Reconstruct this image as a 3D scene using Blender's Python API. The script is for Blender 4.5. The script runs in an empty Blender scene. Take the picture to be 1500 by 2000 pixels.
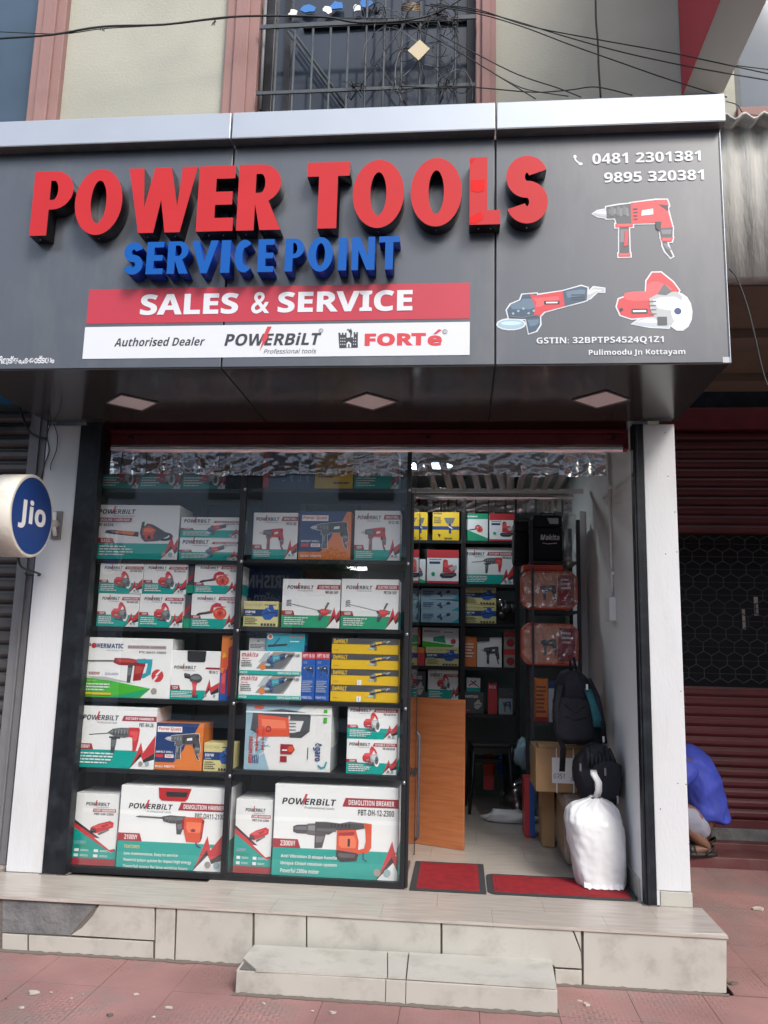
import bpy, bmesh, math, random
from mathutils import Vector, Matrix, noise
R = math.radians
rnd = random.Random(7)
S = bpy.context.scene
COL = S.collection

# ------------------------------------------------------------------ camera
PITCH, YAW, ROLL, FPX = .1673, .0965, .0241, 1603.2
CAM = Vector((.3825, -4.6881, 1.28))
_cy, _sy, _cp, _sp = math.cos(YAW), math.sin(YAW), math.cos(PITCH), math.sin(PITCH)
_f = Vector((-_sy*_cp, _cy*_cp, _sp)); _r = Vector((_cy, _sy, 0)); _u = _r.cross(_f)
_r2 = _r*math.cos(ROLL) + _u*math.sin(ROLL); _u2 = -_r*math.sin(ROLL) + _u*math.cos(ROLL)
cd = bpy.data.cameras.new('camera'); cam = bpy.data.objects.new('camera', cd); COL.objects.link(cam)
cam.matrix_world = Matrix(((_r2.x, _u2.x, -_f.x, CAM.x), (_r2.y, _u2.y, -_f.y, CAM.y), (_r2.z, _u2.z, -_f.z, CAM.z), (0, 0, 0, 1)))
cd.sensor_fit = 'VERTICAL'; cd.sensor_height = 36; cd.lens = FPX/2000*36; cd.clip_end = 800; cd.clip_start = .05
S.camera = cam
# ------------------------------------------------------------------ sky, sun, exposure
SUN_EL, SUN_AZ = R(43), R(148)          # azimuth clockwise from +Y; the sun is behind the viewer
w = bpy.data.worlds.new('World'); S.world = w; w.use_nodes = True
nt = w.node_tree; nt.nodes.clear()
sky = nt.nodes.new('ShaderNodeTexSky'); sky.sky_type = 'NISHITA'; sky.sun_disc = False
sky.sun_elevation = SUN_EL; sky.sun_rotation = SUN_AZ; sky.air_density = 1.2; sky.dust_density = 3.0; sky.ozone_density = 1.0
hs = nt.nodes.new('ShaderNodeHueSaturation'); hs.inputs['Saturation'].default_value = .8
bg = nt.nodes.new('ShaderNodeBackground'); bg.inputs['Strength'].default_value = .15
wo = nt.nodes.new('ShaderNodeOutputWorld')
nt.links.new(sky.outputs[0], hs.inputs['Color']); nt.links.new(hs.outputs[0], bg.inputs[0]); nt.links.new(bg.outputs[0], wo.inputs[0])
sl = bpy.data.lights.new('sun', 'SUN'); sl.energy = 1.35; sl.angle = R(18); sl.color = (1, .97, .93)
so = bpy.data.objects.new('sun', sl); COL.objects.link(so)
sd = Vector((math.sin(SUN_AZ)*math.cos(SUN_EL), math.cos(SUN_AZ)*math.cos(SUN_EL), math.sin(SUN_EL)))
so.rotation_euler = sd.to_track_quat('Z', 'Y').to_euler(); so.location = (0, -8, 9)
S.view_settings.view_transform = 'Standard'; S.view_settings.look = 'None'
S.view_settings.exposure = 0.9; S.view_settings.gamma = 1; S.view_settings.use_curve_mapping = False
S.render.film_transparent = False
S.cycles.max_bounces = 8; S.cycles.transparent_max_bounces = 16

# ------------------------------------------------------------------ pixel -> world helpers (used to read sizes off at true depths)
def ray(px, py): return _f + _r2*((px-750)/FPX) + _u2*((1000-py)/FPX)
def on(ax, val, px, py):
    d = ray(px, py); t = (val-CAM[ax])/d[ax]; return CAM + d*t

# ------------------------------------------------------------------ materials
MATS = {}
def mat(name, col, rough=.6, metal=0, spec=.5, var=0, vs=6, bump=0, bs=40, dirt=0, dcol=(.05, .045, .04), ds=3, emit=0, coat=0, stretch=None):
    if name in MATS: return MATS[name]
    m = bpy.data.materials.new(name); m.use_nodes = True; n = m.node_tree; b = n.nodes['Principled BSDF']; MATS[name] = m
    b.inputs['Base Color'].default_value = (*col, 1); b.inputs['Roughness'].default_value = rough
    b.inputs['Metallic'].default_value = metal; b.inputs['Specular IOR Level'].default_value = spec
    if coat: b.inputs['Coat Weight'].default_value = coat; b.inputs['Coat Roughness'].default_value = .15
    if emit: b.inputs['Emission Color'].default_value = (*col, 1); b.inputs['Emission Strength'].default_value = emit
    if var or bump or dirt:
        g = n.nodes.new('ShaderNodeNewGeometry'); mp = n.nodes.new('ShaderNodeMapping'); n.links.new(g.outputs['Position'], mp.inputs[0])
        if stretch: mp.inputs['Scale'].default_value = stretch
        src = None
        if var:
            t = n.nodes.new('ShaderNodeTexNoise'); t.inputs['Scale'].default_value = vs; t.inputs['Detail'].default_value = 6; n.links.new(mp.outputs[0], t.inputs[0])
            mr = n.nodes.new('ShaderNodeMapRange'); mr.inputs[1].default_value = .3; mr.inputs[2].default_value = .7
            mr.inputs[3].default_value = 1-var; mr.inputs[4].default_value = 1+var; n.links.new(t.outputs[0], mr.inputs[0])
            h = n.nodes.new('ShaderNodeHueSaturation'); h.inputs['Color'].default_value = (*col, 1); n.links.new(mr.outputs[0], h.inputs['Value']); src = h.outputs[0]
        if dirt:
            t = n.nodes.new('ShaderNodeTexNoise'); t.inputs['Scale'].default_value = ds; t.inputs['Detail'].default_value = 9; t.inputs['Roughness'].default_value = .65; n.links.new(mp.outputs[0], t.inputs[0])
            cr = n.nodes.new('ShaderNodeMapRange'); cr.inputs[1].default_value = .5; cr.inputs[2].default_value = .72; cr.inputs[4].default_value = dirt; n.links.new(t.outputs[0], cr.inputs[0])
            mx = n.nodes.new('ShaderNodeMix'); mx.data_type = 'RGBA'; n.links.new(cr.outputs[0], mx.inputs[0])
            if src: n.links.new(src, mx.inputs[6])
            else: mx.inputs[6].default_value = (*col, 1)
            mx.inputs[7].default_value = (*dcol, 1); src = mx.outputs[2]
        if src: n.links.new(src, b.inputs['Base Color'])
        if bump:
            t = n.nodes.new('ShaderNodeTexNoise'); t.inputs['Scale'].default_value = bs; t.inputs['Detail'].default_value = 5; n.links.new(mp.outputs[0], t.inputs[0])
            bp = n.nodes.new('ShaderNodeBump'); bp.inputs['Strength'].default_value = bump; bp.inputs['Distance'].default_value = .01
            n.links.new(t.outputs[0], bp.inputs['Height']); n.links.new(bp.outputs[0], b.inputs['Normal'])
    return m
def mixglass(name, tint, rough=0.0, extra=0.0, gcol=(1, 1, 1)):
    m = bpy.data.materials.new(name); m.use_nodes = True; n = m.node_tree; n.nodes.clear(); MATS[name] = m
    o = n.nodes.new('ShaderNodeOutputMaterial'); mx = n.nodes.new('ShaderNodeMixShader'); tr = n.nodes.new('ShaderNodeBsdfTransparent')
    gl = n.nodes.new('ShaderNodeBsdfGlossy'); gl.inputs['Roughness'].default_value = rough; gl.inputs['Color'].default_value = (*gcol, 1); tr.inputs[0].default_value = (*tint, 1)
    fr = n.nodes.new('ShaderNodeLayerWeight'); fr.inputs['Blend'].default_value = .5
    pw = n.nodes.new('ShaderNodeMath'); pw.operation = 'POWER'; pw.inputs[1].default_value = 5; n.links.new(fr.outputs['Facing'], pw.inputs[0])
    ad = n.nodes.new('ShaderNodeMath'); ad.operation = 'MULTIPLY_ADD'; ad.inputs[1].default_value = .9-extra; ad.inputs[2].default_value = .045+extra; n.links.new(pw.outputs[0], ad.inputs[0])
    n.links.new(ad.outputs[0], mx.inputs[0]); n.links.new(tr.outputs[0], mx.inputs[1]); n.links.new(gl.outputs[0], mx.inputs[2]); n.links.new(mx.outputs[0], o.inputs[0]); return m
mixglass('glass', (.98, .99, .985), 0, .03)
mixglass('film', (.95, .95, .95), .14, .10)
mixglass('silver_film', (.92, .91, .92), .2, .6, (1, .97, .98))
def M(k): return MATS[k]
mat('sign_grey', (.068, .077, .095), .33, 0, .6, var=.07, vs=2, dirt=.45, dcol=(.13, .135, .14), ds=2.6, coat=.35, bump=.12, bs=1.6, stretch=(1.6, 1, .6))  # pale blotches are stains plus faint reflections painted into the grey
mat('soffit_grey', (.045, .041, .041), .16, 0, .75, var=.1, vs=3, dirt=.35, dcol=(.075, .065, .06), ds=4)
mat('silver_panel', (.38, .42, .48), .42, .3, .5, var=.04, vs=3)
mat('panel_edge', (.16, .15, .15), .4, .2, dirt=.5, dcol=(.3, .27, .24), ds=14)
mat('joint_black', (.018, .02, .024), .5)
mat('letter_red', (.46, .020, .024), .45, spec=.25, var=.04, vs=4)
mat('letter_red_bare', (.60, .006, .004), .3, spec=.2)
mat('letter_black', (.012, .008, .010), .16, coat=.3)
mat('letter_blue', (.002, .085, .36), .45, spec=.2)
mat('letter_blue_side', (.006, .035, .30), .25)
mat('screw', (.6, .6, .6), .3, 1)
mat('sign_red', (.44, .03, .055), .45, var=.04, vs=5)
mat('sign_white', (.62, .64, .68), .4)
mat('ink', (.035, .037, .05), .5)
mat('cream_wall', (.35, .35, .30), .85, var=.07, vs=2, bump=.25, bs=60, dirt=.3, dcol=(.27, .265, .23), ds=1.6)
mat('pink_wall', (.26, .15, .14), .8, var=.08, vs=3, bump=.2, bs=50, dirt=.35, dcol=(.2, .13, .12), ds=4, stretch=(1, 1, .35))
mat('white_wall', (.55, .565, .59), .75, var=.04, vs=2.5, bump=.15, bs=50, dirt=.45, dcol=(.46, .45, .43), ds=3.2, stretch=(1.5, 1, .45))
mat('inner_wall', (.80, .81, .82), .7, var=.03, vs=2, bump=.08, bs=40)
mat('ceiling_white', (.55, .55, .54), .8)
mat('black_paint', (.010, .012, .016), .4, 0, .3, var=.3, vs=12, dirt=.35, dcol=(.05, .06, .075), ds=9, bump=.1, bs=80)
mat('black_frame', (.012, .013, .016), .38, dirt=.2, dcol=(.04, .04, .045), ds=12)
mat('rack_grey', (.05, .055, .07), .45, dirt=.3, dcol=(.02, .02, .025), ds=10)
mat('beam_red', (.17, .018, .022), .5, var=.15, vs=5, dirt=.5, dcol=(.035, .008, .01), ds=6)
mat('shutter_maroon', (.115, .018, .022), .5, var=.15, vs=4, dirt=.6, dcol=(.035, .012, .014), ds=5, stretch=(.5, 1, 1))
mat('maroon_floor', (.115, .030, .032), .6, var=.12, vs=5, dirt=.55, dcol=(.15, .11, .10), ds=3)
mat('shutter_grey', (.10, .095, .095), .45, .3, var=.2, vs=5, dirt=.7, dcol=(.03, .026, .026), ds=6, stretch=(.6, 1, 1))
mat('guide_grey', (.16, .16, .17), .55, var=.12, vs=6, dirt=.5, dcol=(.07, .06, .06), ds=6)
mat('concrete', (.46, .45, .42), .9, var=.1, vs=5, bump=.5, bs=25, dirt=.75, dcol=(.17, .16, .15), ds=3.0, stretch=(3.2, 3, .55))
mat('brown_soffit', (.17, .12, .09), .85, var=.1, vs=3, dirt=.5, dcol=(.09, .06, .05), ds=3)
mat('cement', (.135, .137, .142), .9, var=.25, vs=9, bump=.9, bs=30, dirt=.6, dcol=(.20, .19, .18), ds=7)
mat('tile_beige', (.415, .405, .37), .42, var=.06, vs=4, bump=.12, bs=9, dirt=.6, dcol=(.22, .20, .175), ds=6.5)
mat('mortar', (.13, .115, .10), .9, bump=.6, bs=60)
mat('blue_frame', (.012, .06, .16), .5, var=.1)
mat('upper_glass', (.028, .038, .056), .12, 0, .45, var=.2, vs=2)
mat('haze_glass', (.055, .085, .125), .08, 0, .3, var=.2, vs=1.5)
mat('iron', (.045, .055, .065), .6, var=.2, vs=20)
mat('wire', (.018, .018, .02), .55)
mat('wire_grey', (.13, .13, .14), .6)
mat('card_white', (.80, .81, .83), .45, var=.02, vs=4)
mat('cardboard', (.36, .22, .11), .8, var=.08, vs=9)
mat('tape', (.42, .30, .17), .25)
mat('red_paint', (.50, .025, .03), .5, var=.05)
mat('blade_grey', (.40, .38, .38), .55, var=.06, vs=3, dirt=.3, dcol=(.28, .26, .26), ds=3, stretch=(1, .4, 1))
mat('jio_white', (.66, .63, .56), .35, dirt=.5, dcol=(.34, .27, .18), ds=7)
mat('jio_blue', (.012, .045, .20), .3)
mat('plastic_white', (.74, .74, .75), .4)
mat('bag_white', (.72, .73, .75), .38, var=.02, bump=.25, bs=14)
mat('black_fabric', (.009, .010, .018), .8, var=.25, vs=30, bump=.3, bs=120)
mat('teal_fabric', (.02, .13, .16), .8, var=.15, vs=30)
mat('black_plastic', (.012, .013, .015), .4)
mat('mat_red', (.22, .006, .012), .85, var=.18, vs=20)
mat('mat_black', (.03, .032, .036), .8, bump=.4, bs=200)
mat('orange_case', (.72, .10, .035), .4, var=.08, vs=6)
mat('parcel', (.32, .25, .21), .5, var=.12, vs=7, bump=.3, bs=18)
mat('shirt_blue', (.045, .07, .44), .7, var=.2, vs=8, bump=.9, bs=9, stretch=(1, 1, .5))
mat('shorts_grey', (.26, .27, .34), .85, var=.06, bump=.4, bs=22)
mat('skin', (.17, .085, .055), .6, var=.08)
mat('hair', (.01, .009, .009), .6)
mat('sandal', (.02, .017, .017), .5)
mat('lamp_off', (.84, .74, .74), .5)
mat('strip_plastic', (.42, .38, .38), .35)
mat('steel', (.45, .46, .48), .3, .9)
mat('leaf', (.05, .10, .03), .6, var=.4, vs=3)
mat('bark', (.09, .07, .05), .9)
mat('asphalt', (.055, .055, .057), .9, var=.15, vs=4, bump=.4, bs=50)
mat('opp_grey', (.46, .48, .50), .85, var=.06, vs=1)
mat('opp_light', (.62, .63, .64), .8, var=.05, vs=1)
mat('opp_dark', (.02, .025, .03), .3, 0, .8)
mat('opp_blue', (.012, .04, .19), .5)
mat('red_mortar', (.14, .075, .065), .9, bump=.5, bs=60)
mat('grime', (.12, .10, .085), .9)
mat('litter', (.42, .38, .34), .8)
# wood laminate
def wood(name, c1, c2, sc, rough=.35, stretch=(1, 1, 1), wave=True):
    m = mat(name, c1, rough); n = m.node_tree; b = n.nodes['Principled BSDF']
    g = n.nodes.new('ShaderNodeNewGeometry'); mp = n.nodes.new('ShaderNodeMapping'); mp.inputs['Scale'].default_value = stretch
    t = n.nodes.new('ShaderNodeTexNoise'); t.inputs['Scale'].default_value = sc; t.inputs['Detail'].default_value = 8; t.inputs['Roughness'].default_value = .6
    mr = n.nodes.new('ShaderNodeMapRange'); mr.inputs[1].default_value = .35; mr.inputs[2].default_value = .68
    mx = n.nodes.new('ShaderNodeMix'); mx.data_type = 'RGBA'; mx.inputs[6].default_value = (*c1, 1); mx.inputs[7].default_value = (*c2, 1)
    n.links.new(g.outputs['Position'], mp.inputs[0]); n.links.new(mp.outputs[0], t.inputs[0]); n.links.new(t.outputs[0], mr.inputs[0]); n.links.new(mr.outputs[0], mx.inputs[0]); n.links.new(mx.outputs[2], b.inputs['Base Color'])
    return m
wood('wood_panel', (.48, .175, .07), (.36, .11, .04), 3, .4, (1.2, 1.2, 16))
wood('floor_tile', (.45, .41, .37), (.31, .275, .245), 5, .3, (.8, 9, 9))
# chequered red paving
def paving():
    m = mat('paving_red', (.27, .145, .135), .75, var=.2, vs=2.2, dirt=.95, dcol=(.175, .155, .14), ds=1.9); n = m.node_tree; b = n.nodes['Principled BSDF']
    g = n.nodes.new('ShaderNodeNewGeometry'); mp = n.nodes.new('ShaderNodeMapping'); mp.inputs['Rotation'].default_value = (0, 0, R(0)); n.links.new(g.outputs['Position'], mp.inputs[0])
    ck = n.nodes.new('ShaderNodeTexChecker'); ck.inputs['Scale'].default_value = 36; n.links.new(mp.outputs[0], ck.inputs[0])
    w1 = n.nodes.new('ShaderNodeTexWave'); w1.bands_direction = 'X'; w1.inputs['Scale'].default_value = 14
    w2 = n.nodes.new('ShaderNodeTexWave'); w2.bands_direction = 'Y'; w2.inputs['Scale'].default_value = 14
    for q in (w1, w2): n.links.new(mp.outputs[0], q.inputs[0])
    nz = n.nodes.new('ShaderNodeTexNoise'); nz.inputs['Scale'].default_value = 1.7; nz.inputs['Detail'].default_value = 5; n.links.new(g.outputs['Position'], nz.inputs[0]); nr = n.nodes.new('ShaderNodeMapRange'); nr.inputs[1].default_value = .45; nr.inputs[2].default_value = .62; nr.inputs[3].default_value = .12; nr.inputs[4].default_value = .9; n.links.new(nz.outputs[0], nr.inputs[0])
    mx = n.nodes.new('ShaderNodeMix'); n.links.new(ck.outputs[1], mx.inputs[0]); n.links.new(w1.outputs[1], mx.inputs[2]); n.links.new(w2.outputs[1], mx.inputs[3])
    bp = n.nodes.new('ShaderNodeBump'); bp.inputs['Strength'].default_value = 1; n.links.new(nr.outputs[0], bp.inputs['Strength']); bp.inputs['Distance'].default_value = .004
    n.links.new(mx.outputs[0], bp.inputs['Height']); n.links.new(bp.outputs[0], b.inputs['Normal'])
paving()
# flat print inks
INK = {'k': (.03, .03, .04), 'r': (.55, .045, .055), 'R': (.30, .02, .03), 't': (.0, .34, .30), 'g': (.02, .33, .17), 'G': (.06, .42, .03), 'w': (.80, .81, .83), 's': (.42, .44, .46), 'd': (.07, .075, .085),
       'y': (.72, .46, .02), 'Y': (.66, .60, .28), 'b': (.02, .10, .42), 'n': (.02, .05, .17), 'o': (.70, .20, .045), 'O': (.66, .09, .04), 'c': (.03, .32, .42), 'l': (.30, .45, .55), 'a': (.30, .42, .46), 'p': (.33, .29, .27), 'm': (.35, .03, .045), 'L': (.45, .50, .55), 'q': (.16, .10, .30), 'D': (.13, .14, .15), 'S': (.045, .085, .135)}
HI = {'r': (.72, .10, .11), 'O': (.82, .20, .10), 'd': (.17, .18, .20), 'k': (.10, .10, .11), 'D': (.26, .27, .29), 's': (.62, .64, .66), 'n': (.07, .12, .28), 'c': (.08, .48, .56), 'R': (.46, .07, .06), 'S': (.11, .17, .24), 'y': (.85, .62, .1), 'b': (.08, .22, .6), 'l': (.5, .62, .7), 'L': (.62, .66, .72), 'w': (.56, .58, .62)}
for k, c in HI.items(): mat('glint_'+k, c, .42)
for k, c in INK.items(): mat('ink_'+k, c, .42)
def im(k): return MATS['ink_'+k]
# ------------------------------------------------------------------ mesh builder
WO = {}
class MB:
    def __init__(s): s.v = []; s.f = []; s.fm = []; s.sm = []; s.ms = []
    def mi(s, m):
        if isinstance(m, str): m = MATS[m]
        if m not in s.ms: s.ms.append(m)
        return s.ms.index(m)
    def face(s, pts, m, sm=False):
        i = len(s.v); s.v += [tuple(p) for p in pts]; s.f.append(tuple(range(i, i+len(pts)))); s.fm.append(s.mi(m)); s.sm.append(sm)
    def mesh(s, vs, fs, m, sm=False):
        i = len(s.v); s.v += [tuple(p) for p in vs]; k = s.mi(m)
        for f in fs: s.f.append(tuple(a+i for a in f)); s.fm.append(k); s.sm.append(sm)
        return s
    def box(s, x0, x1, y0, y1, z0, z1, m):
        if x0 > x1: x0, x1 = x1, x0
        if y0 > y1: y0, y1 = y1, y0
        if z0 > z1: z0, z1 = z1, z0
        vs = [(x0, y0, z0), (x1, y0, z0), (x1, y1, z0), (x0, y1, z0), (x0, y0, z1), (x1, y0, z1), (x1, y1, z1), (x0, y1, z1)]
        return s.mesh(vs, [(0, 3, 2, 1), (4, 5, 6, 7), (0, 1, 5, 4), (1, 2, 6, 5), (2, 3, 7, 6), (3, 0, 4, 7)], m)
    def prism(s, pts, y0, y1, m, ms=None):
        """outline in x,z; from front y0 to back y1"""
        n = len(pts); a = sum(pts[i][0]*pts[(i+1) % n][1]-pts[(i+1) % n][0]*pts[i][1] for i in range(n))
        if a < 0: pts = pts[::-1]
        s.face([(x, y0, z) for x, z in pts], m); s.face([(x, y1, z) for x, z in pts[::-1]], m)
        for i in range(n):
            a, b = pts[i], pts[(i+1) % n]; s.face([(a[0], y0, a[1]), (a[0], y1, a[1]), (b[0], y1, b[1]), (b[0], y0, b[1])], ms or m)
        return s
    def tube(s, pts, r, m, n=6, r2=None, caps=True):
        pts = [Vector(p) for p in pts]; vs = []; fs = []; k = len(pts); up = None
        for i, p in enumerate(pts):
            d = (pts[min(i+1, k-1)]-pts[max(i-1, 0)]); d = d.normalized() if d.length > 1e-9 else Vector((0, 0, 1))
            if up is None: up = d.cross(Vector((0, 0, 1)) if abs(d.z) < .9 else Vector((1, 0, 0))).normalized()
            up = (up-d*up.dot(d)).normalized(); w_ = d.cross(up)
            rr = r if r2 is None else r+(r2-r)*i/(k-1)
            vs += [p+(up*math.cos(2*math.pi*j/n)+w_*math.sin(2*math.pi*j/n))*rr for j in range(n)]
        for i in range(k-1):
            for j in range(n): fs.append((i*n+j, i*n+(j+1) % n, (i+1)*n+(j+1) % n, (i+1)*n+j))
        if caps: fs += [tuple(range(n))[::-1], tuple(range((k-1)*n, k*n))]
        return s.mesh(vs, fs, m, True)
    def strap(s, pts, wv, th, m):
        """flat band through pts, wv = width vector"""
        wv = Vector(wv); pts = [Vector(p) for p in pts]; vs = []; fs = []; k = len(pts)
        for i, p in enumerate(pts):
            d = (pts[min(i+1, k-1)]-pts[max(i-1, 0)]).normalized(); nn = d.cross(wv).normalized()*th/2
            vs += [p-wv/2-nn, p+wv/2-nn, p+wv/2+nn, p-wv/2+nn]
        for i in range(k-1):
            for j in range(4): fs.append((i*4+j, i*4+(j+1) % 4, (i+1)*4+(j+1) % 4, (i+1)*4+j))
        fs += [(3, 2, 1, 0), tuple(range((k-1)*4, k*4))]
        return s.mesh(vs, fs, m, True)
    def loft(s, rings, m, sm=True):
        n = len(rings[0]); vs = [p for r_ in rings for p in r_]; fs = []
        for i in range(len(rings)-1):
            for j in range(n): fs.append((i*n+j, i*n+(j+1) % n, (i+1)*n+(j+1) % n, (i+1)*n+j))
        fs += [tuple(range(n))[::-1], tuple(range((len(rings)-1)*n, len(rings)*n))]
        return s.mesh(vs, fs, m, sm)
    def ball(s, c, rx, ry, rz, m, nu=14, nv=8):
        rings = []
        for i in range(1, nv):
            t = math.pi*i/nv; rings.append([(c[0]+rx*math.sin(t)*math.cos(2*math.pi*j/nu), c[1]+ry*math.sin(t)*math.sin(2*math.pi*j/nu), c[2]-rz*math.cos(t)) for j in range(nu)])
        return s.loft(rings, m)
    def build(s, name, parent=None, origin=None, bevel=0, seg=2, local=False, weld=True):
        me = bpy.data.meshes.new(name)
        if parent is not None and not local: org = WO[parent.name]
        elif parent is not None: org = Vector((0, 0, 0))
        elif origin is not None: org = Vector(origin)
        else:
            xs = [v[0] for v in s.v]; ys = [v[1] for v in s.v]; zs = [v[2] for v in s.v]
            org = Vector(((min(xs)+max(xs))/2, (min(ys)+max(ys))/2, min(zs)))
        me.from_pydata([(v[0]-org.x, v[1]-org.y, v[2]-org.z) for v in s.v], [], s.f)
        for m in s.ms: me.materials.append(m)
        me.polygons.foreach_set('material_index', s.fm); me.polygons.foreach_set('use_smooth', s.sm); me.update()
        o = bpy.data.objects.new(name, me); COL.objects.link(o)
        if parent is not None: o.parent = parent; WO[o.name] = org.copy() if not local else WO[parent.name]
        else: o.location = org; WO[o.name] = org.copy()
        if bevel:
            if weld:
                bm = bmesh.new(); bm.from_mesh(me); bmesh.ops.remove_doubles(bm, verts=bm.verts, dist=1e-5); bm.to_mesh(me); bm.free()
            b = o.modifiers.new('bevel', 'BEVEL'); b.width = bevel; b.segments = seg; b.limit_method = 'ANGLE'; b.angle_limit = R(40)
        return o
def tag(o, label=None, cat=None, group=None, kind=None):
    if label: o['label'] = label
    if cat: o['category'] = cat
    if group: o['group'] = group
    if kind: o['kind'] = kind
    return o
def thing(name, label, cat, loc, group=None):
    o = bpy.data.objects.new(name, None); COL.objects.link(o); o.location = loc; o.empty_display_size = .1; WO[o.name] = Vector(loc)
    return tag(o, label, cat, group)
def B(name, x0, x1, y0, y1, z0, z1, m, parent=None, bevel=0): return MB().box(x0, x1, y0, y1, z0, z1, m).build(name, parent, bevel=bevel)
# ------------------------------------------------------------------ text as mesh, fitted into a rectangle
TC = {}
_tc = bpy.data.curves.new('lettering', 'FONT'); _to = bpy.data.objects.new('lettering', _tc); COL.objects.link(_to); _tc.resolution_u = 3
def sans(t, bold):
    u, l, d = (0x1D5D4, 0x1D5EE, 0x1D7EC) if bold else (0x1D5A0, 0x1D5BA, 0x1D7E2)
    return ''.join(chr(u+ord(c)-65) if 'A' <= c <= 'Z' else chr(l+ord(c)-97) if 'a' <= c <= 'z' else chr(d+ord(c)-48) if '0' <= c <= '9' else c for c in t)
def txt(sx, bold=.02, shear=0, sp=1.0):
    k = (sx, bold, shear, sp)
    if k not in TC:
        _tc.body = sans(sx, bold > .004); _tc.offset = max(bold-.018, 0); _tc.shear = shear; _tc.space_character = sp; me = _to.to_mesh()
        vs = [(v.co.x, v.co.y) for v in me.vertices]; fs = [tuple(p.vertices) for p in me.polygons]; _to.to_mesh_clear()
        x0 = min(v[0] for v in vs); x1 = max(v[0] for v in vs); y0 = min(v[1] for v in vs); y1 = max(v[1] for v in vs)
        TC[k] = ([((x-x0)/(x1-x0), (y-y0)/(y1-y0)) for x, y in vs], fs, (x1-x0)/(y1-y0))
    return TC[k]
class Art:
    """flat print on a rectangle w x h; layers stacked towards -y in local space, u right, v up, both 0..1"""
    def __init__(s, w_, h, step=.00012, y=-.0006): s.mb = MB(); s.w = w_; s.h = h; s.y = y; s.st = step; s.fr = (0, 0, 1, 1); s.rot = 0
    def P(s, u, v):
        a, b, c, d = s.fr
        if s.rot: u, v = (v, 1-u) if s.rot == 1 else (1-v, u)
        return ((a+(c-a)*u)*s.w, (b+(d-b)*v)*s.h)
    def nx(s): s.y -= s.st
    def poly(s, c, pts):
        s.nx(); q = [s.P(*p) for p in pts]; n = len(q)
        if sum(q[i][0]*q[(i+1) % n][1]-q[(i+1) % n][0]*q[i][1] for i in range(n)) < 0: q = q[::-1]
        s.mb.face([(x, s.y, z) for x, z in q], im(c) if len(c) == 1 else c)
    def rect(s, c, x0, y0, x1, y1, k=0): s.poly(c, [(x0, y0), (x1, y0), (x1+k, y1), (x0+k, y1)])
    def ell(s, c, cx, cy, rx, ry=None, n=16, asp=None):
        if ry is None: ry = rx*s.w*(s.fr[2]-s.fr[0])/(s.h*(s.fr[3]-s.fr[1]))
        s.poly(c, [(cx+rx*math.cos(2*math.pi*i/n), cy+ry*math.sin(2*math.pi*i/n)) for i in range(n)])
    def line(s, c, pts, wd):
        sw = s.w*(s.fr[2]-s.fr[0]); sh = s.h*(s.fr[3]-s.fr[1]); L_, R_ = [], []
        for i, p in enumerate(pts):
            a = pts[max(i-1, 0)]; b = pts[min(i+1, len(pts)-1)]; dx, dy = (b[0]-a[0])*sw, (b[1]-a[1])*sh; l = math.hypot(dx, dy) or 1
            nx, ny = -dy/l*wd*sw/2, dx/l*wd*sw/2; L_.append((p[0]+nx/sw, p[1]+ny/sh)); R_.append((p[0]-nx/sw, p[1]-ny/sh))
        s.poly(c, L_+R_[::-1])
    def text(s, c, t, x0, y0, x1, y1, bold=.02, shear=0, keep=False):
        vs, fs, asp = txt(t, bold, shear); s.nx()
        q = [s.P(x0+(x1-x0)*a, y0+(y1-y0)*b) for a, b in vs]
        s.mb.mesh([(x, s.y, z) for x, z in q], fs, im(c) if len(c) == 1 else c)
    def lines(s, c, x0, y0, x1, y1, n, seed=0):
        r_ = random.Random(seed); hh = (y1-y0)/n
        for i in range(n):
            x = x0; e = x1-(x1-x0)*r_.random()*.35; yy = y1-hh*(i+.75)
            while x < e:
                l = (x1-x0)*(.05+.12*r_.random()); s.rect(c, x, yy, min(x+l, e), yy+hh*.45); x += l+(x1-x0)*.025
    def sub(s, x0, y0, x1, y1, fn, **k):
        o, ro = s.fr, s.rot; a, b, c, d = o
        if ro == 0: s.fr = (a+(c-a)*x0, b+(d-b)*y0, a+(c-a)*x1, b+(d-b)*y1)
        fn(s, **k); s.fr, s.rot = o, ro
# ---- tool pictures, all drawn in a unit square
def off(pts, e, asp=1):
    n = len(pts); ar = sum(pts[i][0]*pts[(i+1) % n][1]-pts[(i+1) % n][0]*pts[i][1] for i in range(n)); sg = 1 if ar > 0 else -1; o = []
    for i in range(n):
        a, p, b = pts[i-1], pts[i], pts[(i+1) % n]
        d1 = Vector((p[0]-a[0], p[1]-a[1])); d2 = Vector((b[0]-p[0], b[1]-p[1]))
        if d1.length < 1e-6 or d2.length < 1e-6: o.append(p); continue
        d1.normalize(); d2.normalize(); nn = Vector((d1.y+d2.y, -d1.x-d2.x))
        if nn.length < .2: nn = Vector((d1.y, -d1.x))
        nn.normalize(); o.append((p[0]+sg*nn.x*e, p[1]+sg*nn.y*e*asp))
    return o
def parts(s, L_, outline=None, e=.025):
    asp = s.w*(s.fr[2]-s.fr[0])/(s.h*(s.fr[3]-s.fr[1]))
    if outline:
        for c, p in L_[:]: s.poly(outline, off(p, e, asp)) if len(p) > 3 else None
    for c, p in L_:
        s.poly(c, p)
        if c in HI and (len(p) <= 8 or len(p) >= 14):
            cx, cy = sum(q[0] for q in p)/len(p), sum(q[1] for q in p)/len(p); hh = (max(q[1] for q in p)-min(q[1] for q in p))
            s.poly('glint_'+c, [(cx+(q[0]-cx)*.78, cy+hh*.10+(q[1]-cy)*.42) for q in p])
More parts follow.
